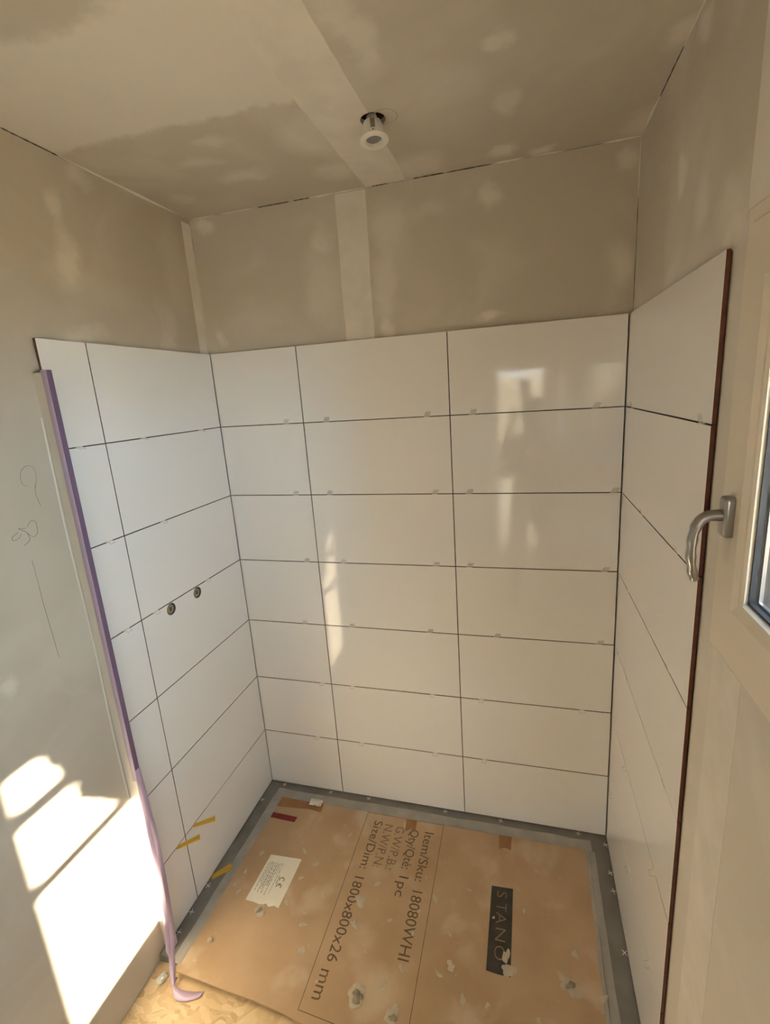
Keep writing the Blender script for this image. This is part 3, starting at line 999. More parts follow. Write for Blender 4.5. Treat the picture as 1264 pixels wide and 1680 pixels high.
SPL = [(0.338, -0.329, 6), (0.413, -0.375, 7), (0.275, -0.590, 13), (0.159, -0.377, 6), (0.133, -0.465, 5), (0.644, -0.476, 13), (0.652, -0.56, 9), (0.727, -0.759, 19), (0.809, -0.717, 7), (0.855, -0.785, 15), (1.402, -0.589, 17), (1.427, -0.488, 8), (1.381, -0.567, 10), (0.928, -0.409, 7), (1.016, -0.614, 9), (0.98, -0.645, 6), (0.494, -0.681, 8), (0.508, -0.218, 5), (0.632, -0.294, 4), (0.775, -0.519, 5), (0.877, -0.336, 3), (0.361, -0.541, 6), (0.852, -0.655, 5), (1.049, -0.349, 4), (1.256, -0.384, 4), (1.207, -0.585, 13), (1.197, -0.545, 10), (0.133, -0.789, 3), (0.584, -0.753, 3), (1.303, -0.222, 3), (1.067, -0.696, 7), (1.144, -0.695, 5), (0.375, -0.442, 5), (1.497, -0.601, 8), (0.493, -0.489, 4), (0.717, -0.633, 4), (0.12, -0.52, 5), (0.15, -0.545, 5), (0.445, -0.56, 5), (0.46, -0.60, 7), (0.875, -0.465, 4), (0.868, -0.545, 4), (0.69, -0.40, 6), (1.30, -0.70, 5), (1.0, -0.52, 4), (1.148, -0.43, 3), (0.735, -0.12, 5), (0.60, -0.17, 2)]
for k, (x, y, r) in enumerate(SPL):
    splat(x, y, r * 0.0016, 100 + k, m_splat, CZ + 0.0006, 1.0 if r > 10 else random.Random(k).uniform(1.0, 1.6))
for k, (x, y, r) in enumerate(((0.731, -0.765, 0.018), (1.402, -0.585, 0.013), (0.274, -0.590, 0.010), (0.86, -0.79, 0.010))):
    splat(x, y, r, 300 + k, m_splat_d, CZ + 0.0026, 1.2)
bm = bmesh.new()
bmesh.ops.create_icosphere(bm, subdivisions=2, radius=0.008, matrix=Matrix.Translation((0.148, -0.723, CZ + 0.005)))
for v in bm.verts:
    v.co += Vector((rr.uniform(-.002, .002), rr.uniform(-.002, .002), rr.uniform(-.002, .002)))
pl = fin('plaster_lump', bm, m_splat)
tag(pl, 'small dried plaster lump on the near left of the cardboard', 'plaster lump')

# grey tapes around the cardboard
m_gtape = simple('grey_tape', (0.36, 0.345, 0.315), 0.5, noise=0.12, scale=15, bump=0.15)


def tape(pts, label):
    """tape lying on the tray and climbing on to the cardboard: outer edge, cardboard edge, inner edge"""
    bm = bmesh.new()
    rows = []
    for o_, e_, i_ in pts:
        o_, e_, i_ = Vector(o_), Vector(e_), Vector(i_)
        out_ = (o_ - e_).normalized()
        f_, t_ = e_ + out_ * 0.004, e_ + out_ * 0.0012
        rows.append([bm.verts.new((o_.x, o_.y, -0.0022)), bm.verts.new((f_.x, f_.y, -0.0018)), bm.verts.new((t_.x, t_.y, CZ + 0.0008)), bm.verts.new((i_.x, i_.y, CZ + 0.0008))])
    for a, c in zip(rows, rows[1:]):
        for k in range(3):
            bm.faces.new((a[k], a[k + 1], c[k + 1], c[k]))
    o = fin('grey_tape', bm, m_gtape)
    md = o.modifiers.new('thick', 'SOLIDIFY'); md.thickness = 0.0003; md.offset = 1
    return tag(o, label, 'tape', 'grey tapes sealing the cardboard edge')


rr = random.Random(21)
w = lambda a: rr.uniform(-a, a)
lx = lambda y: 0.095 - 0.016 * (-y - 0.081) / 0.751
rx = lambda y: 1.514 - 0.007 * (-y - 0.081) / 0.579
ys_ = [-0.085 - 0.725 * k / 12 for k in range(13)]
tape([((0.056 - 0.006 * k / 12 + w(.002), y), (lx(y), y), (lx(y) + 0.010 + w(.003), y)) for k, y in enumerate(ys_)], 'grey tape along the left edge of the cardboard')
xs_ = [0.060 + 1.47 * k / 18 for k in range(19)]
tape([((x, -0.036 + w(.003)), (x, -0.081), (x, -0.0865 - abs(w(.003)))) for x in xs_], 'grey tape along the rear edge of the cardboard')
tape([((1.540 + w(.002), y), (rx(y), y), (rx(y) - 0.010 + w(.003), y)) for y in ys_], 'grey tape along the right edge of the cardboard')

# ------------------------------------------------------------------ shower screen profile with purple film
m_prof = simple('silver_profile', (0.62, 0.58, 0.52), 0.35, metal=0.15, noise=0.03, scale=8)
m_film, nt, b = new_mat('purple_film')
b.inputs['Base Color'].default_value = (0.17, 0.105, 0.20, 1)
b.inputs['Roughness'].default_value = 0.25
m_film_t, nt, b = new_mat('purple_film_ribbon')
b.inputs['Base Color'].default_value = (0.50, 0.385, 0.52, 1)
b.inputs['Roughness'].default_value = 0.3
b.inputs['Transmission Weight'].default_value = 0.0
b.inputs['Subsurface Weight'].default_value = 0.0
prof = empty('wall_profile', (0.01, -0.762, 0.0))
tag(prof, 'tall silver wall profile with purple protective film at the left tile edge', 'profile')


def ppart(name, bm, mat, smooth=False):
    o = fin(name, bm, mat, prof, smooth); o.matrix_parent_inverse = Matrix.Translation(-Vector(prof.location)); return o


ZT = 2.018
# U channel open at the top: outer wall, front, inner wall (lies against the tile edge side)
bm = bmesh.new()
sec = [(-0.0115, -0.772), (0.029, -0.772), (0.032, -0.7695), (0.032, -0.7535), (0.0295, -0.751), (0.001, -0.751), (0.001, -0.7525), (0.028, -0.7525), (0.0302, -0.755), (0.0302, -0.7685), (0.028, -0.7703), (-0.0115, -0.7703)]
prism(bm, sec, 0.002, ZT)
ppart('channel', bm, m_prof, 30)
# film over the front, wrapping partly over the side facing the room
bm = bmesh.new()
film = [(0.017, -0.7724), (0.0292, -0.7724), (0.0326, -0.7697), (0.0326, -0.7533), (0.0297, -0.7504), (0.0015, -0.7504)]
nz = 24
cols = []
for k in range(nz + 1):
    z = 0.72 + (ZT + 0.006 - 0.72) * k / nz
    cols.append([bm.verts.new((x, y + (0.0004 * math.sin(k * 1.7) if i == 0 else 0), z)) for i, (x, y) in enumerate(film)])
for a, c in zip(cols, cols[1:]):
    for i in range(len(film) - 1):
        bm.faces.new((a[i], a[i + 1], c[i + 1], c[i]))
for f in bm.faces:
    if f.calc_center_median().y < -0.7722 or f.calc_center_median().x > 0.0293 and f.calc_center_median().y < -0.7699:
        f.material_index = 1
f_o = ppart('purple_film', bm, [m_film, simple('lilac_film_edge', (0.38, 0.30, 0.39), 0.3)], 50)
f_o['label'] = 'purple protective film still stuck on'
# loosened ribbon of film hanging to the floor
bm = bmesh.new()
path = spline([(0.0335, -0.7615, 0.76), (0.0350, -0.7615, 0.62), (0.040, -0.765, 0.45), (0.046, -0.772, 0.30), (0.058, -0.795, 0.14), (0.076, -0.830, 0.022), (0.098, -0.858, -0.018), (0.125, -0.872, -0.029), (0.165, -0.868, -0.031), (0.205, -0.852, -0.031)], 6)
wid = []
rows = []
for k, p in enumerate(path):
    s = k / (len(path) - 1)
    half = 0.0095 + 0.0060 * min(1.0, s / 0.3) + 0.0025 * math.sin(s * 14) * (s > 0.15)
    if 0.50 < s < 0.64:
        half *= 0.55
    if s > 0.66:
        half = 0.016 * (1 - ((s - 0.85) / 0.2) ** 2)
    half = max(half, 0.002)
    ang = 0.15 * math.sin(s * 9) if s < 0.6 else 0.4
    d = Vector(((0.55 + 0.3 * math.sin(ang * 3)) * min(1.0, s / 0.25), 0.75, 0)).normalized() if s < 0.6 else Vector((0.25, 1, 0)).normalized()
    rows.append([bm.verts.new(p - d * half), bm.verts.new(p + Vector((0.004, -0.003, 0)) * (math.sin(s * 23) * min(1.0, s / 0.2))), bm.verts.new(p + d * half)])
for a, c in zip(rows, rows[1:]):
    bm.faces.new((a[0], a[1], c[1], c[0])); bm.faces.new((a[1], a[2], c[2], c[1]))
ro = ppart('film_ribbon', bm, m_film_t, 12)
md = ro.modifiers.new('thick', 'SOLIDIFY'); md.thickness = 0.0003
ro['label'] = 'pale purple film peeled off and hanging to the floor'
# white sealant bead along the plaster beside the profile
bm = bmesh.new()
sweep(bm, [(XL, -0.777 - 0.002 * math.sin(z * 9), z) for z in [0.65 + 0.05 * k for k in range(26)]], [(0.0035, 0.0018)] * 26, 8)
fin('sealant_bead', bm, simple('white_sealant', (0.62, 0.575, 0.50), 0.5), wall_left, smooth=True)

# crumpled foil scrap at the foot of the profile
bm = bmesh.new()
bmesh.ops.create_icosphere(bm, subdivisions=2, radius=0.02, matrix=Matrix.Translation((0.036, -0.845, FLOOR + 0.009)) @ Matrix.Diagonal((0.75, 1.0, 0.6, 1)))
rr = random.Random(4)
for v in bm.verts:
    v.co += Vector((rr.uniform(-.005, .005), rr.uniform(-.005, .005), rr.uniform(-.004, .004)))
    v.co.z = max(v.co.z, FLOOR + 0.0005)
fs = fin('plastic_scrap', bm, simple('scrap_white', (0.70, 0.72, 0.68), 0.25, noise=0.3, scale=60))
tag(fs, 'crumpled whitish plastic scrap on the floor below the purple ribbon', 'scrap')

# ------------------------------------------------------------------ pipe outlets
m_sleeve = simple('grey_sleeve', (0.09, 0.085, 0.08), 0.5)
m_brass = simple('brass', (0.55, 0.36, 0.13), 0.3, metal=1.0)
m_dark = simple('dark_hole', (0.015, 0.012, 0.01), 0.9)
m_flange = simple('grey_flange', (0.27, 0.255, 0.22), 0.45, noise=0.15, scale=60)
for (y, z), lab in zip(HOLES, ('brass water pipe outlet in the left wall hole nearer the purple profile', 'brass water pipe outlet in the left wall hole nearer the rear corner')):
    e0 = empty('pipe_outlet', (-0.006, y, z))
    tag(e0, lab, 'pipe outlet', 'pipe outlets in the left wall')
    Rm = Matrix.Rotation(math.pi / 2, 4, 'Y')

    def turned(name, prof_, mat, off=(0, 0)):
        bm = bmesh.new()
        lathe(bm, prof_, 24)
        bmesh.ops.transform(bm, matrix=Matrix.Translation((0, off[0], off[1])) @ Rm, verts=bm.verts)
        return fin(name, bm, mat, e0, smooth=True)
    turned('sleeve', [(0.0, 0.0017), (0.0215, 0.0017), (0.0215, 0.005), (0.019, 0.005), (0.019, 0.0025), (0.0, 0.0025)], m_sleeve)
    turned('flange', [(0.0, 0.0022), (0.017, 0.0022), (0.0165, 0.0035), (0.011, 0.0042), (0.0, 0.0042)], m_flange, (-0.002, 0))
    turned('brass_nut', [(0.0, 0.004), (0.0105, 0.004), (0.0105, 0.0058), (0.0075, 0.0058), (0.0072, 0.0046), (0.0, 0.0046)], m_brass, (-0.002, 0.001))
    turned('bore', [(0.0, 0.0047), (0.0065, 0.0047), (0.0065, 0.0049), (0.0, 0.0049)], m_dark, (-0.002, 0.001))
    bm = bmesh.new(); add_box(bm, 0.0046, 0.0056, -0.009, 0.005, 0.0002, 0.0018); fin('cross_web', bm, m_brass, e0)

# ------------------------------------------------------------------ yellow wedges
m_yel = simple('yellow_plastic', (0.62, 0.37, 0.035), 0.4, noise=0.06, scale=30)


def wedge(tip, end, width, thick, zlift, label):
    """tapered plastic wedge: tip under the tile joint, thick grooved end away from it"""
    T, E = Vector(tip), Vector(end)
    d = (E - T); L = d.length; d.normalize()
    s = Vector((-d.y, d.x, 0)).normalized()
    up = d.cross(s); up = up if up.z > 0 else -up
    bm = bmesh.new()
    n = 9
    secs = []
    for k in range(n + 1):
        q = k / n
        p = T + d * (L * q)
        th = 0.0012 + (thick - 0.0012) * q
        wd = width * (0.9 + 0.1 * q) / 2
        secs.append([bm.verts.new(p - s * wd), bm.verts.new(p + s * wd), bm.verts.new(p + s * wd + up * th), bm.verts.new(p - s * wd + up * th)])
    for a, c in zip(secs, secs[1:]):
        for k in range(4):
            bm.faces.new((a[k], a[(k + 1) % 4], c[(k + 1) % 4], c[k]))
    bm.faces.new(secs[0][::-1]); bm.faces.new(secs[-1])
    root = empty('tile_wedge', T)
    tag(root, label, 'wedge', 'yellow tiling wedges')
    o = fin('body', bm, m_yel, root); o.matrix_parent_inverse = Matrix.Translation(-T)
    # raised heel at the thick end
    bm = bmesh.new()
    c0 = T + d * (L * 0.96)
    vv = []
    for q, hgt in ((0.0, thick * 1.12), (L * 0.055, thick * 1.12)):
        p = c0 + d * q
        vv.append([bm.verts.new(p - s * width * 0.53), bm.verts.new(p + s * width * 0.53), bm.verts.new(p + s * width * 0.53 + up * hgt), bm.verts.new(p - s * width * 0.53 + up * hgt)])
    for k in range(4):
        bm.faces.new((vv[0][k], vv[0][(k + 1) % 4], vv[1][(k + 1) % 4], vv[1][k]))
    bm.faces.new(vv[0][::-1]); bm.faces.new(vv[1])
    o = fin('heel', bm, m_yel, root); o.matrix_parent_inverse = Matrix.Translation(-T)
    # small brand-free rib along the top
    bm = bmesh.new()
    vv = []
    for q in (0.25, 0.92):
        p = T + d * (L * q) + up * (0.0012 + (thick - 0.0012) * q)
        vv.append([bm.verts.new(p - s * 0.0012), bm.verts.new(p + s * 0.0012), bm.verts.new(p + s * 0.0012 + up * 0.0006), bm.verts.new(p - s * 0.0012 + up * 0.0006)])
    for k in range(4):
        bm.faces.new((vv[0][k], vv[0][(k + 1) % 4], vv[1][(k + 1) % 4], vv[1][k]))
    bm.faces.new(vv[0][::-1]); bm.faces.new(vv[1])
    o = fin('rib', bm, m_yel, root); o.matrix_parent_inverse = Matrix.Translation(-T)


JZ = H
wedge((0.0005, -0.553, JZ - 0.0008), (0.066, -0.506, JZ - 0.004), 0.017, 0.0085, 0, 'yellow plastic wedge in the left wall joint, the one farther from the purple ribbon')
wedge((0.0005, -0.648, JZ - 0.0008), (0.058, -0.590, JZ - 0.004), 0.017, 0.0085, 0, 'yellow plastic wedge in the left wall joint, nearer the purple ribbon')
wedge((0.0035, -0.513, -0.0028), (0.060, -0.456, -0.0026), 0.022, 0.010, 0, 'yellow plastic wedge under the left tiles, resting on the tray')

# ------------------------------------------------------------------ levelling clips in the joints
m_clip, nt, b = new_mat('clear_clip_plastic')
b.inputs['Base Color'].default_value = (0.60, 0.57, 0.51, 1)
b.inputs['Roughness'].default_value = 0.25
b.inputs['Alpha'].default_value = 0.16
m_stub = simple('clip_stub', (0.72, 0.67, 0.58), 0.4)
ORD = ['first', 'second', 'third', 'fourth', 'fifth', 'sixth', 'seventh']


def clip_meshes():
    """local frame like a tile: x along the joint, -y out of the wall, z up"""
    out = {}
    for kind, dz in (('up', 1), ('down', -1)):
        bm = bmesh.new(); add_box(bm, -0.011, 0.011, -0.0008, 0.006, -0.00125, 0.00125)
        bmesh.ops.recalc_face_normals(bm, faces=bm.faces)
        me = bpy.data.meshes.new('stub'); bm.to_mesh(me); bm.free(); me.materials.append(m_stub)
        bm = bmesh.new()
        # broken clear tab: a thin hoop leaning out of the joint
        def bar(x0, z0, y0, x1, z1, y1, wdt=0.0016):
            p0, p1 = Vector((x0, y0, z0)), Vector((x1, y1, z1))
            d = (p1 - p0).normalized(); s = d.cross(Vector((0, 1, 0.2))).normalized() * wdt / 2; n = d.cross(s).normalized() * wdt * 0.3
            A = [bm.verts.new(p0 + q) for q in (s + n, s - n, -s - n, -s + n)]
            B = [bm.verts.new(p1 + q) for q in (s + n, s - n, -s - n, -s + n)]
            for k in range(4):
                bm.faces.new((A[k], A[(k + 1) % 4], B[(k + 1) % 4], B[k]))
            bm.faces.new(A[::-1]); bm.faces.new(B)
        if dz > 0:
            q0 = [(-0.010, -0.0012, 0.0), (0.010, -0.0012, 0.0), (0.019, -0.0060, 0.019), (-0.001, -0.0060, 0.019)]
            A = [bm.verts.new(p) for p in q0]
            B = [bm.verts.new((p[0], p[1] - 0.0006, p[2])) for p in q0]
            bm.faces.new(A); bm.faces.new(B[::-1])
            for k in range(4):
                bm.faces.new((A[k], A[(k + 1) % 4], B[(k + 1) % 4], B[k]))
            bar(-0.010, 0.0, -0.001, -0.003, 0.015, -0.0055, 0.001)
            bar(0.010, 0.0, -0.001, 0.017, 0.015, -0.0055, 0.001)
        else:
            bar(-0.009, 0.0, -0.001, -0.010, -0.005, -0.012)
            bar(0.009, 0.0, -0.001, 0.008, -0.005, -0.012)
            bar(-0.010, -0.005, -0.012, 0.008, -0.005, -0.012)
        bmesh.ops.recalc_face_normals(bm, faces=bm.faces)
        me2 = bpy.data.meshes.new('tab'); bm.to_mesh(me2); bm.free(); me2.materials.append(m_clip)
        out[kind] = (me, me2)
    return out


CM = clip_meshes()


def clip(loc, rz, kind, label):
    e0 = empty('levelling_clip', loc)
    e0.rotation_euler = (0, 0, rz)
    tag(e0, label, 'clip', 'broken levelling clips in the tile joints')
    for nm, me in zip(('stub', 'tab'), CM[kind]):
        o = bpy.data.objects.new(nm, me); COL.objects.link(o); o.parent = e0


BACK_CLIPS = {6: [0.31, 0.49, 0.903, 1.075, 1.50], 5: [0.318, 0.473, 0.92, 1.055, 1.57], 4: [0.335, 0.507, 0.911, 1.047, 1.55], 3: [0.289, 0.517, 0.871, 1.15, 1.54], 2: [0.345, 0.495, 0.869, 1.081, 1.485], 1: [0.288, 0.515, 0.868, 1.087]}
for r, xs in BACK_CLIPS.items():
    for k, x in enumerate(xs):
        clip((x, 0, r * H), 0, 'up' if r >= 3 else 'down', 'clear rear-wall clip stub, %s joint from the top, %s from the left' % (ORD[6 - r], ORD[k]))
LEFT_CLIPS = {6: [-0.69, -0.44, -0.13], 5: [-0.655, -0.42], 4: [-0.66, -0.53, -0.24]}
for r, ys in LEFT_CLIPS.items():
    for k, y in enumerate(ys):
        clip((0, y, r * H), math.pi / 2, 'down', 'clear left-wall clip stub, %s joint from the top, %s from the profile' % (ORD[6 - r], ORD[k]))
RIGHT_CLIPS = {6: [-0.10, -0.735], 5: [-0.30, -0.64], 4: [-0.17, -0.645], 3: [-0.08, -0.24, -0.682], 2: [-0.085, -0.29, -0.66], 1: [-0.10, -0.40, -0.678]}
for r, ys in RIGHT_CLIPS.items():
    for k, y in enumerate(ys):
        clip((W, y, r * H), -math.pi / 2, 'up' if r >= 3 else 'down', 'clear right-wall clip stub, %s joint from the top, %s from the corner' % (ORD[6 - r], ORD[k]))

# ------------------------------------------------------------------ white spacer crosses round the tray
m_white = simple('white_plastic', (0.80, 0.78, 0.72), 0.4)
bm = bmesh.new()
for a in (0, math.pi / 2):
    vs, _ = add_box(bm, -0.0105, 0.0105, -0.0011, 0.0011, -0.001, 0.001)
    bmesh.ops.rotate(bm, verts=vs, cent=(0, 0, 0), matrix=Matrix.Rotation(a, 3, 'Z'))
bmesh.ops.recalc_face_normals(bm, faces=bm.faces)
me_x = bpy.data.meshes.new('tile_spacer'); bm.to_mesh(me_x); bm.free(); me_x.materials.append(m_white)


def spacer(x, y, rot, label):
    o = bpy.data.objects.new('tile_spacer', me_x); COL.objects.link(o)
    o.location = (x, y, -0.0018)
    o.rotation_euler = (0, 0, rot)
    tag(o, label, 'spacer', 'white cross spacers around the tray')


rr = random.Random(8)
for k, x in enumerate((0.077, 0.33, 0.528, 0.903, 1.155, 1.483)):
    spacer(x, -0.011, rr.uniform(-0.5, 0.5), 'white cross spacer below the rear tiles, %s from the left' % ORD[k])
for k, y in enumerate((-0.118, -0.546, -0.649, -0.721)):
    spacer(0.010, y, rr.uniform(-0.6, 0.6), 'white cross spacer below the left tiles, %s from the rear corner' % ORD[k])
for k, y in enumerate((-0.043, -0.165, -0.237, -0.447)):
    spacer(W - 0.009, y, rr.uniform(0.1, 0.9), 'white cross spacer below the right tiles, %s from the rear corner' % ORD[k])

# ------------------------------------------------------------------ hanging downlight
m_lampw = simple('white_enamel', (0.80, 0.77, 0.71), 0.4)
m_lens = simple('grey_lens', (0.22, 0.225, 0.22), 0.25)
lamp = empty('ceiling_downlight', (LX, LY, 2.568))
tag(lamp, 'white downlight hanging loose below its hole in the ceiling', 'downlight')
tilt = Matrix.Rotation(math.radians(-7), 4, 'X') @ Matrix.Rotation(math.radians(-5), 4, 'Y')


def lpart(name, prof_, mat, seg=36):
    bm = bmesh.new(); lathe(bm, prof_, seg)
    bmesh.ops.transform(bm, matrix=tilt, verts=bm.verts)
    return fin(name, bm, mat, lamp, smooth=True)


lpart('bezel', [(0.024, 0.0), (0.038, 0.0), (0.0395, 0.0012), (0.0388, 0.003), (0.029, 0.004), (0.024, 0.003), (0.024, 0.0)], m_lampw)
lpart('reflector', [(0.0235, -0.001), (0.0245, -0.001), (0.0242, 0.003), (0.0222, 0.0085), (0.0210, 0.0085), (0.0228, 0.002), (0.0235, -0.001)], m_lampw)
lpart('lens', [(0.0, 0.0075), (0.0212, 0.0075), (0.0212, 0.010), (0.0, 0.010)], m_lens)
lpart('housing', [(0.0285, 0.0035), (0.0290, 0.006), (0.0280, 0.036), (0.0245, 0.046), (0.014, 0.047), (0.014, 0.062), (0.0, 0.062)], m_lampw)
for a in (math.radians(-75), math.radians(105)):
    bm = bmesh.new()
    c, s = math.cos(a), math.sin(a)
    add_box(bm, -0.006, 0.006, 0.0285, 0.0297, 0.018, 0.040)
    sweep(bm, [(-0.0045, 0.0295, 0.038), (-0.0048, 0.031, 0.052), (-0.005, 0.024, 0.075)], [0.0009] * 3, 6)
    sweep(bm, [(0.0045, 0.0295, 0.038), (0.0048, 0.031, 0.052), (0.005, 0.024, 0.075)], [0.0009] * 3, 6)
    bmesh.ops.transform(bm, matrix=tilt @ Matrix.Rotation(a - math.pi / 2, 4, 'Z'), verts=bm.verts)
    fin('spring_clip', bm, m_handle, lamp)
bm = bmesh.new()
bmesh.ops.create_cone(bm, cap_ends=True, segments=12, radius1=0.0016, radius2=0.0016, depth=0.0012, matrix=tilt @ Matrix.Rotation(math.radians(-75 - 90), 4, 'Z') @ Matrix.Translation((0, 0.0288, 0.0125)) @ Matrix.Rotation(math.pi / 2, 4, 'X'))
fin('screw', bm, m_dark, lamp)
bm = bmesh.new(); sweep(bm, spline([(0.004, 0.0, 0.06), (0.012, 0.006, 0.085), (0.022, 0.02, 0.12), (0.018, 0.035, 0.19)], 6), [0.003] * 19, 8)
fin('cable', bm, m_white, lamp, smooth=True)

# ------------------------------------------------------------------ pencil marks on the left wall
m_pencil = simple('pencil', (0.25, 0.225, 0.19), 0.7)
SCR = [[(-0.839, 1.719), (-0.828, 1.742), (-0.829, 1.77), (-0.844, 1.779), (-0.862, 1.77), (-0.87, 1.75), (-0.867, 1.733), (-0.855, 1.726)], [(-0.828, 1.742), (-0.839, 1.711), (-0.838, 1.685), (-0.834, 1.667)], [(-0.888, 1.619), (-0.906, 1.623), (-0.889, 1.609), (-0.884, 1.587), (-0.902, 1.576)], [(-0.889, 1.609), (-0.873, 1.591), (-0.859, 1.602), (-0.859, 1.629), (-0.871, 1.634), (-0.883, 1.621)], [(-0.909, 1.614), (-0.926, 1.606), (-0.925, 1.597), (-0.909, 1.6), (-0.903, 1.609)], [(-0.892, 1.53), (-0.891, 1.469), (-0.891, 1.415), (-0.889, 1.35), (-0.885, 1.239)]]
for k, s in enumerate(SCR):
    bm = bmesh.new()
    P_ = spline([(XL, y, z) for y, z in s], 6)
    sweep(bm, P_, [0.00075 if k != 0 else 0.0006] * len(P_), 5)
    fin('pencil_stroke', bm, m_pencil, wall_left)

# ------------------------------------------------------------------ the photographer, seen only as a reflection in the tiles
m_shirt = simple('dark_shirt', (0.13, 0.12, 0.11), 0.9, noise=0.1, scale=20)
m_jeans = simple('work_trousers', (0.16, 0.15, 0.15), 0.9, noise=0.1, scale=20)
m_skin = simple('skin', (0.50, 0.33, 0.24), 0.55)
m_hair = simple('dark_hair', (0.035, 0.025, 0.02), 0.7)
m_phone = simple('phone_black', (0.03, 0.03, 0.032), 0.25)
m_shoe = simple('shoe', (0.10, 0.08, 0.06), 0.7)


def skinned(name, verts, edges, radii, mat, parent, root=0, levels=2):
    me = bpy.data.meshes.new(name)
    me.from_pydata([Vector(v) for v in verts], edges, [])
    o = link(name, me, mat, parent)
    md = o.modifiers.new('skin', 'SKIN')
    sv = me.skin_vertices[0].data
    for k, r in enumerate(radii):
        sv[k].radius = r if isinstance(r, tuple) else (r, r)
        sv[k].use_root = (k == root)
    md.use_smooth_shade = True
    sb = o.modifiers.new('sub', 'SUBSURF'); sb.levels = sb.render_levels = levels
    return o


PX, PY = 1.32, -2.10
person = empty('person', (PX, PY, FLOOR))
tag(person, 'person in dark clothes holding up a phone, reflected in the tiles', 'person')
z0 = FLOOR
# body: pelvis, spine, chest, neck, head; legs; arms (local to the person)
V_ = [(0, 0, .98), (0, 0, 1.12), (0, .01, 1.30), (0, .01, 1.46), (0, .02, 1.56), (0, .05, 1.66), (0, .05, 1.76),
      (-.10, 0, .93), (-.11, .02, .52), (-.12, -.03, .10), (-.12, .10, .045),
      (.10, 0, .93), (.11, .02, .52), (.12, -.03, .10), (.12, .10, .045),
      (-.19, .0, 1.46), (-.21, .06, 1.22), (-.19, .18, 1.47), (-.145, .225, 1.66),
      (.19, .0, 1.46), (.22, .06, 1.22), (.10, .18, 1.47), (.025, .225, 1.66)]
E_ = [(0, 1), (1, 2), (2, 3), (3, 4), (4, 5), (5, 6), (0, 7), (7, 8), (8, 9), (9, 10), (0, 11), (11, 12), (12, 13), (13, 14), (3, 15), (15, 16), (16, 17), (17, 18), (3, 19), (19, 20), (20, 21), (21, 22)]
R_ = [(.16, .12), (.15, .11), (.17, .12), (.15, .10), .062, (.078, .095), (.07, .085), (.095, .095), (.065, .07), (.045, .05), (.045, .035), (.095, .095), (.065, .07), (.045, .05), (.045, .035), .075, .05, .042, .032, .075, .05, .042, .032]
body = skinned('body', V_, E_, R_, m_shirt, person)
# hair cap
bm = bmesh.new()
bmesh.ops.create_icosphere(bm, subdivisions=3, radius=0.105, matrix=Matrix.Translation((0, .035, 1.745)) @ Matrix.Diagonal((.85, 1.0, .95, 1)))
for f in [f for f in bm.faces if f.calc_center_median().z < 1.70 and f.calc_center_median().y > 0.03]:
    bm.faces.remove(f)
fin('hair', bm, m_hair, person, smooth=True)
for sgn in (-1, 1):
    # hand: palm and five fingers closing on the phone edge
    bx, by, bz = sgn * .085 - .06, .225, 1.66
    pv = [(bx, by, bz), (bx, by + .018, bz + .045), (bx, by + .022, bz + .085)]
    pe = [(0, 1), (1, 2)]
    pr = [(.024, .018), (.032, .014), (.03, .012)]
    skinned('hand', pv, pe, pr, m_skin, person)
    for q in range(4):
        a0 = Vector((bx + sgn * (.012 - .004 * q), by + .022, bz + .055 + .018 * q))
        ln_ = (.052, .060, .057, .045)[q]
        d1 = Vector((-sgn * .35, .45, .35)).normalized()
        a1 = a0 + d1 * ln_ * .5
        a2 = a1 + Vector((-sgn * .85, .15, .12)).normalized() * ln_ * .5
        skinned('finger', [a0, a1, a2], [(0, 1), (1, 2)], [.009, .0085, .0075], m_skin, person, levels=1)
    t0 = Vector((bx - sgn * .012, by + .01, bz + .03))
    skinned('thumb', [t0, t0 + Vector((-sgn * .022, -.004, .022)), t0 + Vector((-sgn * .036, .004, .046))], [(0, 1), (1, 2)], [.011, .010, .0085], m_skin, person, levels=1)
ph = box('phone', PX - 0.097, PX - 0.023, PY + 0.268, PY + 0.277, 1.79, 1.945, m_phone, bevel=0.003)
tag(ph, 'black phone held up by the photographer', 'phone')

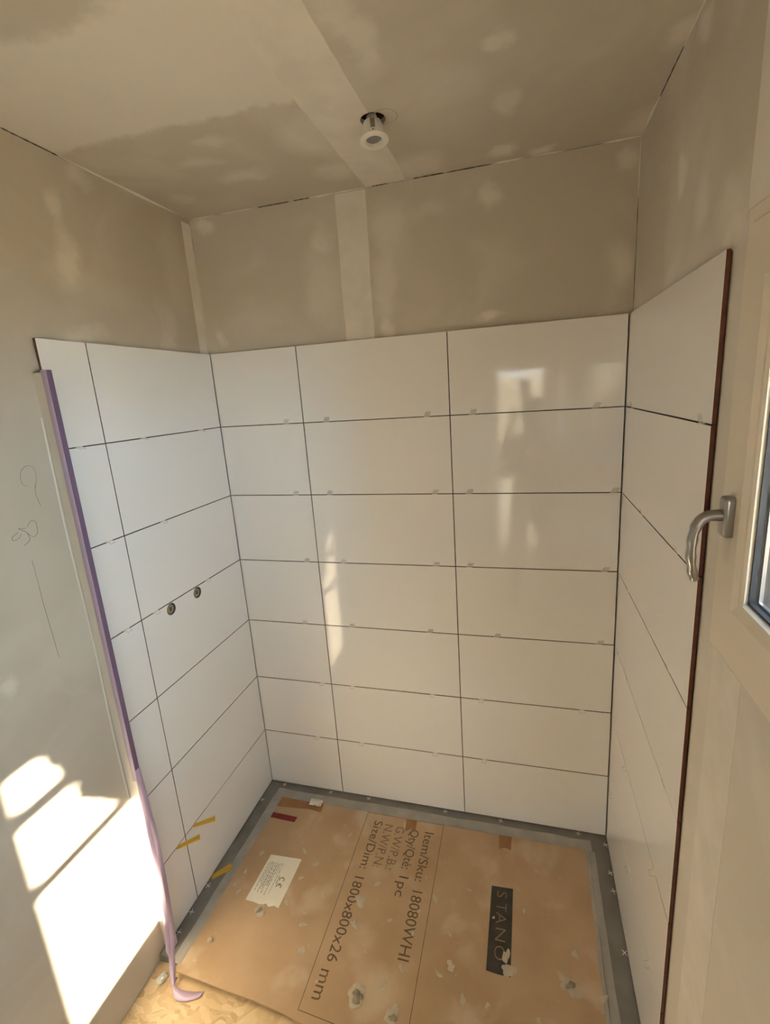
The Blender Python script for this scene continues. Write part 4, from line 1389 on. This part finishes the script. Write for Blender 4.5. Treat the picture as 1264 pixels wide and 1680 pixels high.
# hanging ivy outside the barred window (its ragged shadow cuts the sun patch)
m_leaf = simple('ivy_green', (0.06, 0.12, 0.03), 0.6, noise=0.3, scale=30)
rr = random.Random(77)
dd = xw + TH + 0.10
edge = [(-0.99, 1.06), (-0.945, 0.955), (-0.925, 0.880), (-0.894, 0.81), (-0.867, 0.74), (-0.80, 0.675), (-0.72, 0.62)]
ivy = empty('shade_ivy', (XR + TH + 0.1, -0.8 - SUN_R * dd, 1.1 + SUN_E * dd))
tag(ivy, 'ivy hanging over the barred window behind the photographer', 'plant')
bm = bmesh.new()
def low(y):
    for (a, za), (b_, zb) in zip(edge, edge[1:]):
        if a <= y <= b_:
            return za + (zb - za) * (y - a) / (b_ - a)
    return edge[-1][1]
for k in range(900):
    y = rr.uniform(-0.985, -0.66)
    z = rr.uniform(low(y) + 0.012, 1.10)
    if k < 160:
        z = low(y) + rr.uniform(0.004, 0.03)
    r = rr.uniform(0.014, 0.026)
    c = Vector((XR + TH + 0.10 + rr.uniform(-0.03, 0.05), y - SUN_R * dd, z + SUN_E * dd))
    n = Vector((1, -SUN_R, SUN_E + rr.uniform(-.4, .4))).normalized()
    u = n.cross(Vector((rr.uniform(-1, 1), rr.uniform(-1, 1), 1))).normalized(); v = n.cross(u)
    bm.faces.new([bm.verts.new(c + u * (r * q[0]) + v * (r * q[1]) + n * (q[2] * r)) for q in ((0, 1, .2), (.7, .3, 0), (.5, -.7, .1), (0, -1, .25), (-.5, -.7, .1), (-.7, .3, 0))])
lo = fin('leaves', bm, m_leaf, ivy); lo.matrix_parent_inverse = Matrix.Translation(-Vector(ivy.location)); lo['kind'] = 'stuff'
bm = bmesh.new()
for y in (-0.90, -0.82, -0.74):
    sweep(bm, [(XR + TH + 0.11, y - SUN_R * dd, 1.7 + SUN_E * dd), (XR + TH + 0.10, y - SUN_R * dd + .01, 1.2 + SUN_E * dd), (XR + TH + 0.11, y - SUN_R * dd, low(y) + .06 + SUN_E * dd)], [.004, .004, .002], 6)
so = fin('stems', bm, simple('ivy_stem', (0.12, 0.08, 0.04), 0.8), ivy); so.matrix_parent_inverse = Matrix.Translation(-Vector(ivy.location))

# pieces of pieces: hang them on the part they belong to
bpy.context.view_layer.update()


def under(root, part, names):
    kids = list(root.children)
    p = [c for c in kids if c.name.split('.')[0] == part][0]
    for c in kids:
        if c.name.split('.')[0] in names:
            mw = c.matrix_world.copy()
            c.parent = p
            c.matrix_parent_inverse = p.matrix_world.inverted()
            c.matrix_world = mw


under(card, 'sticker', ('ce_mark', 'small_print'))
under(card, 'stencil_bar', ('stencil_letter',))
under(card, 'sheet', ('printed_text', 'printed_frame'))
under(win, 'handle_plate', ('handle_lever',))
under(win, 'sash', ('glazing_bead', 'bead_lip', 'gasket', 'spacer_bar', 'outer_sash', 'glass_pane'))
under(lamp, 'housing', ('spring_clip', 'screw'))
under(lamp, 'bezel', ('reflector', 'lens'))
under(prof, 'channel', ('purple_film', 'film_ribbon'))
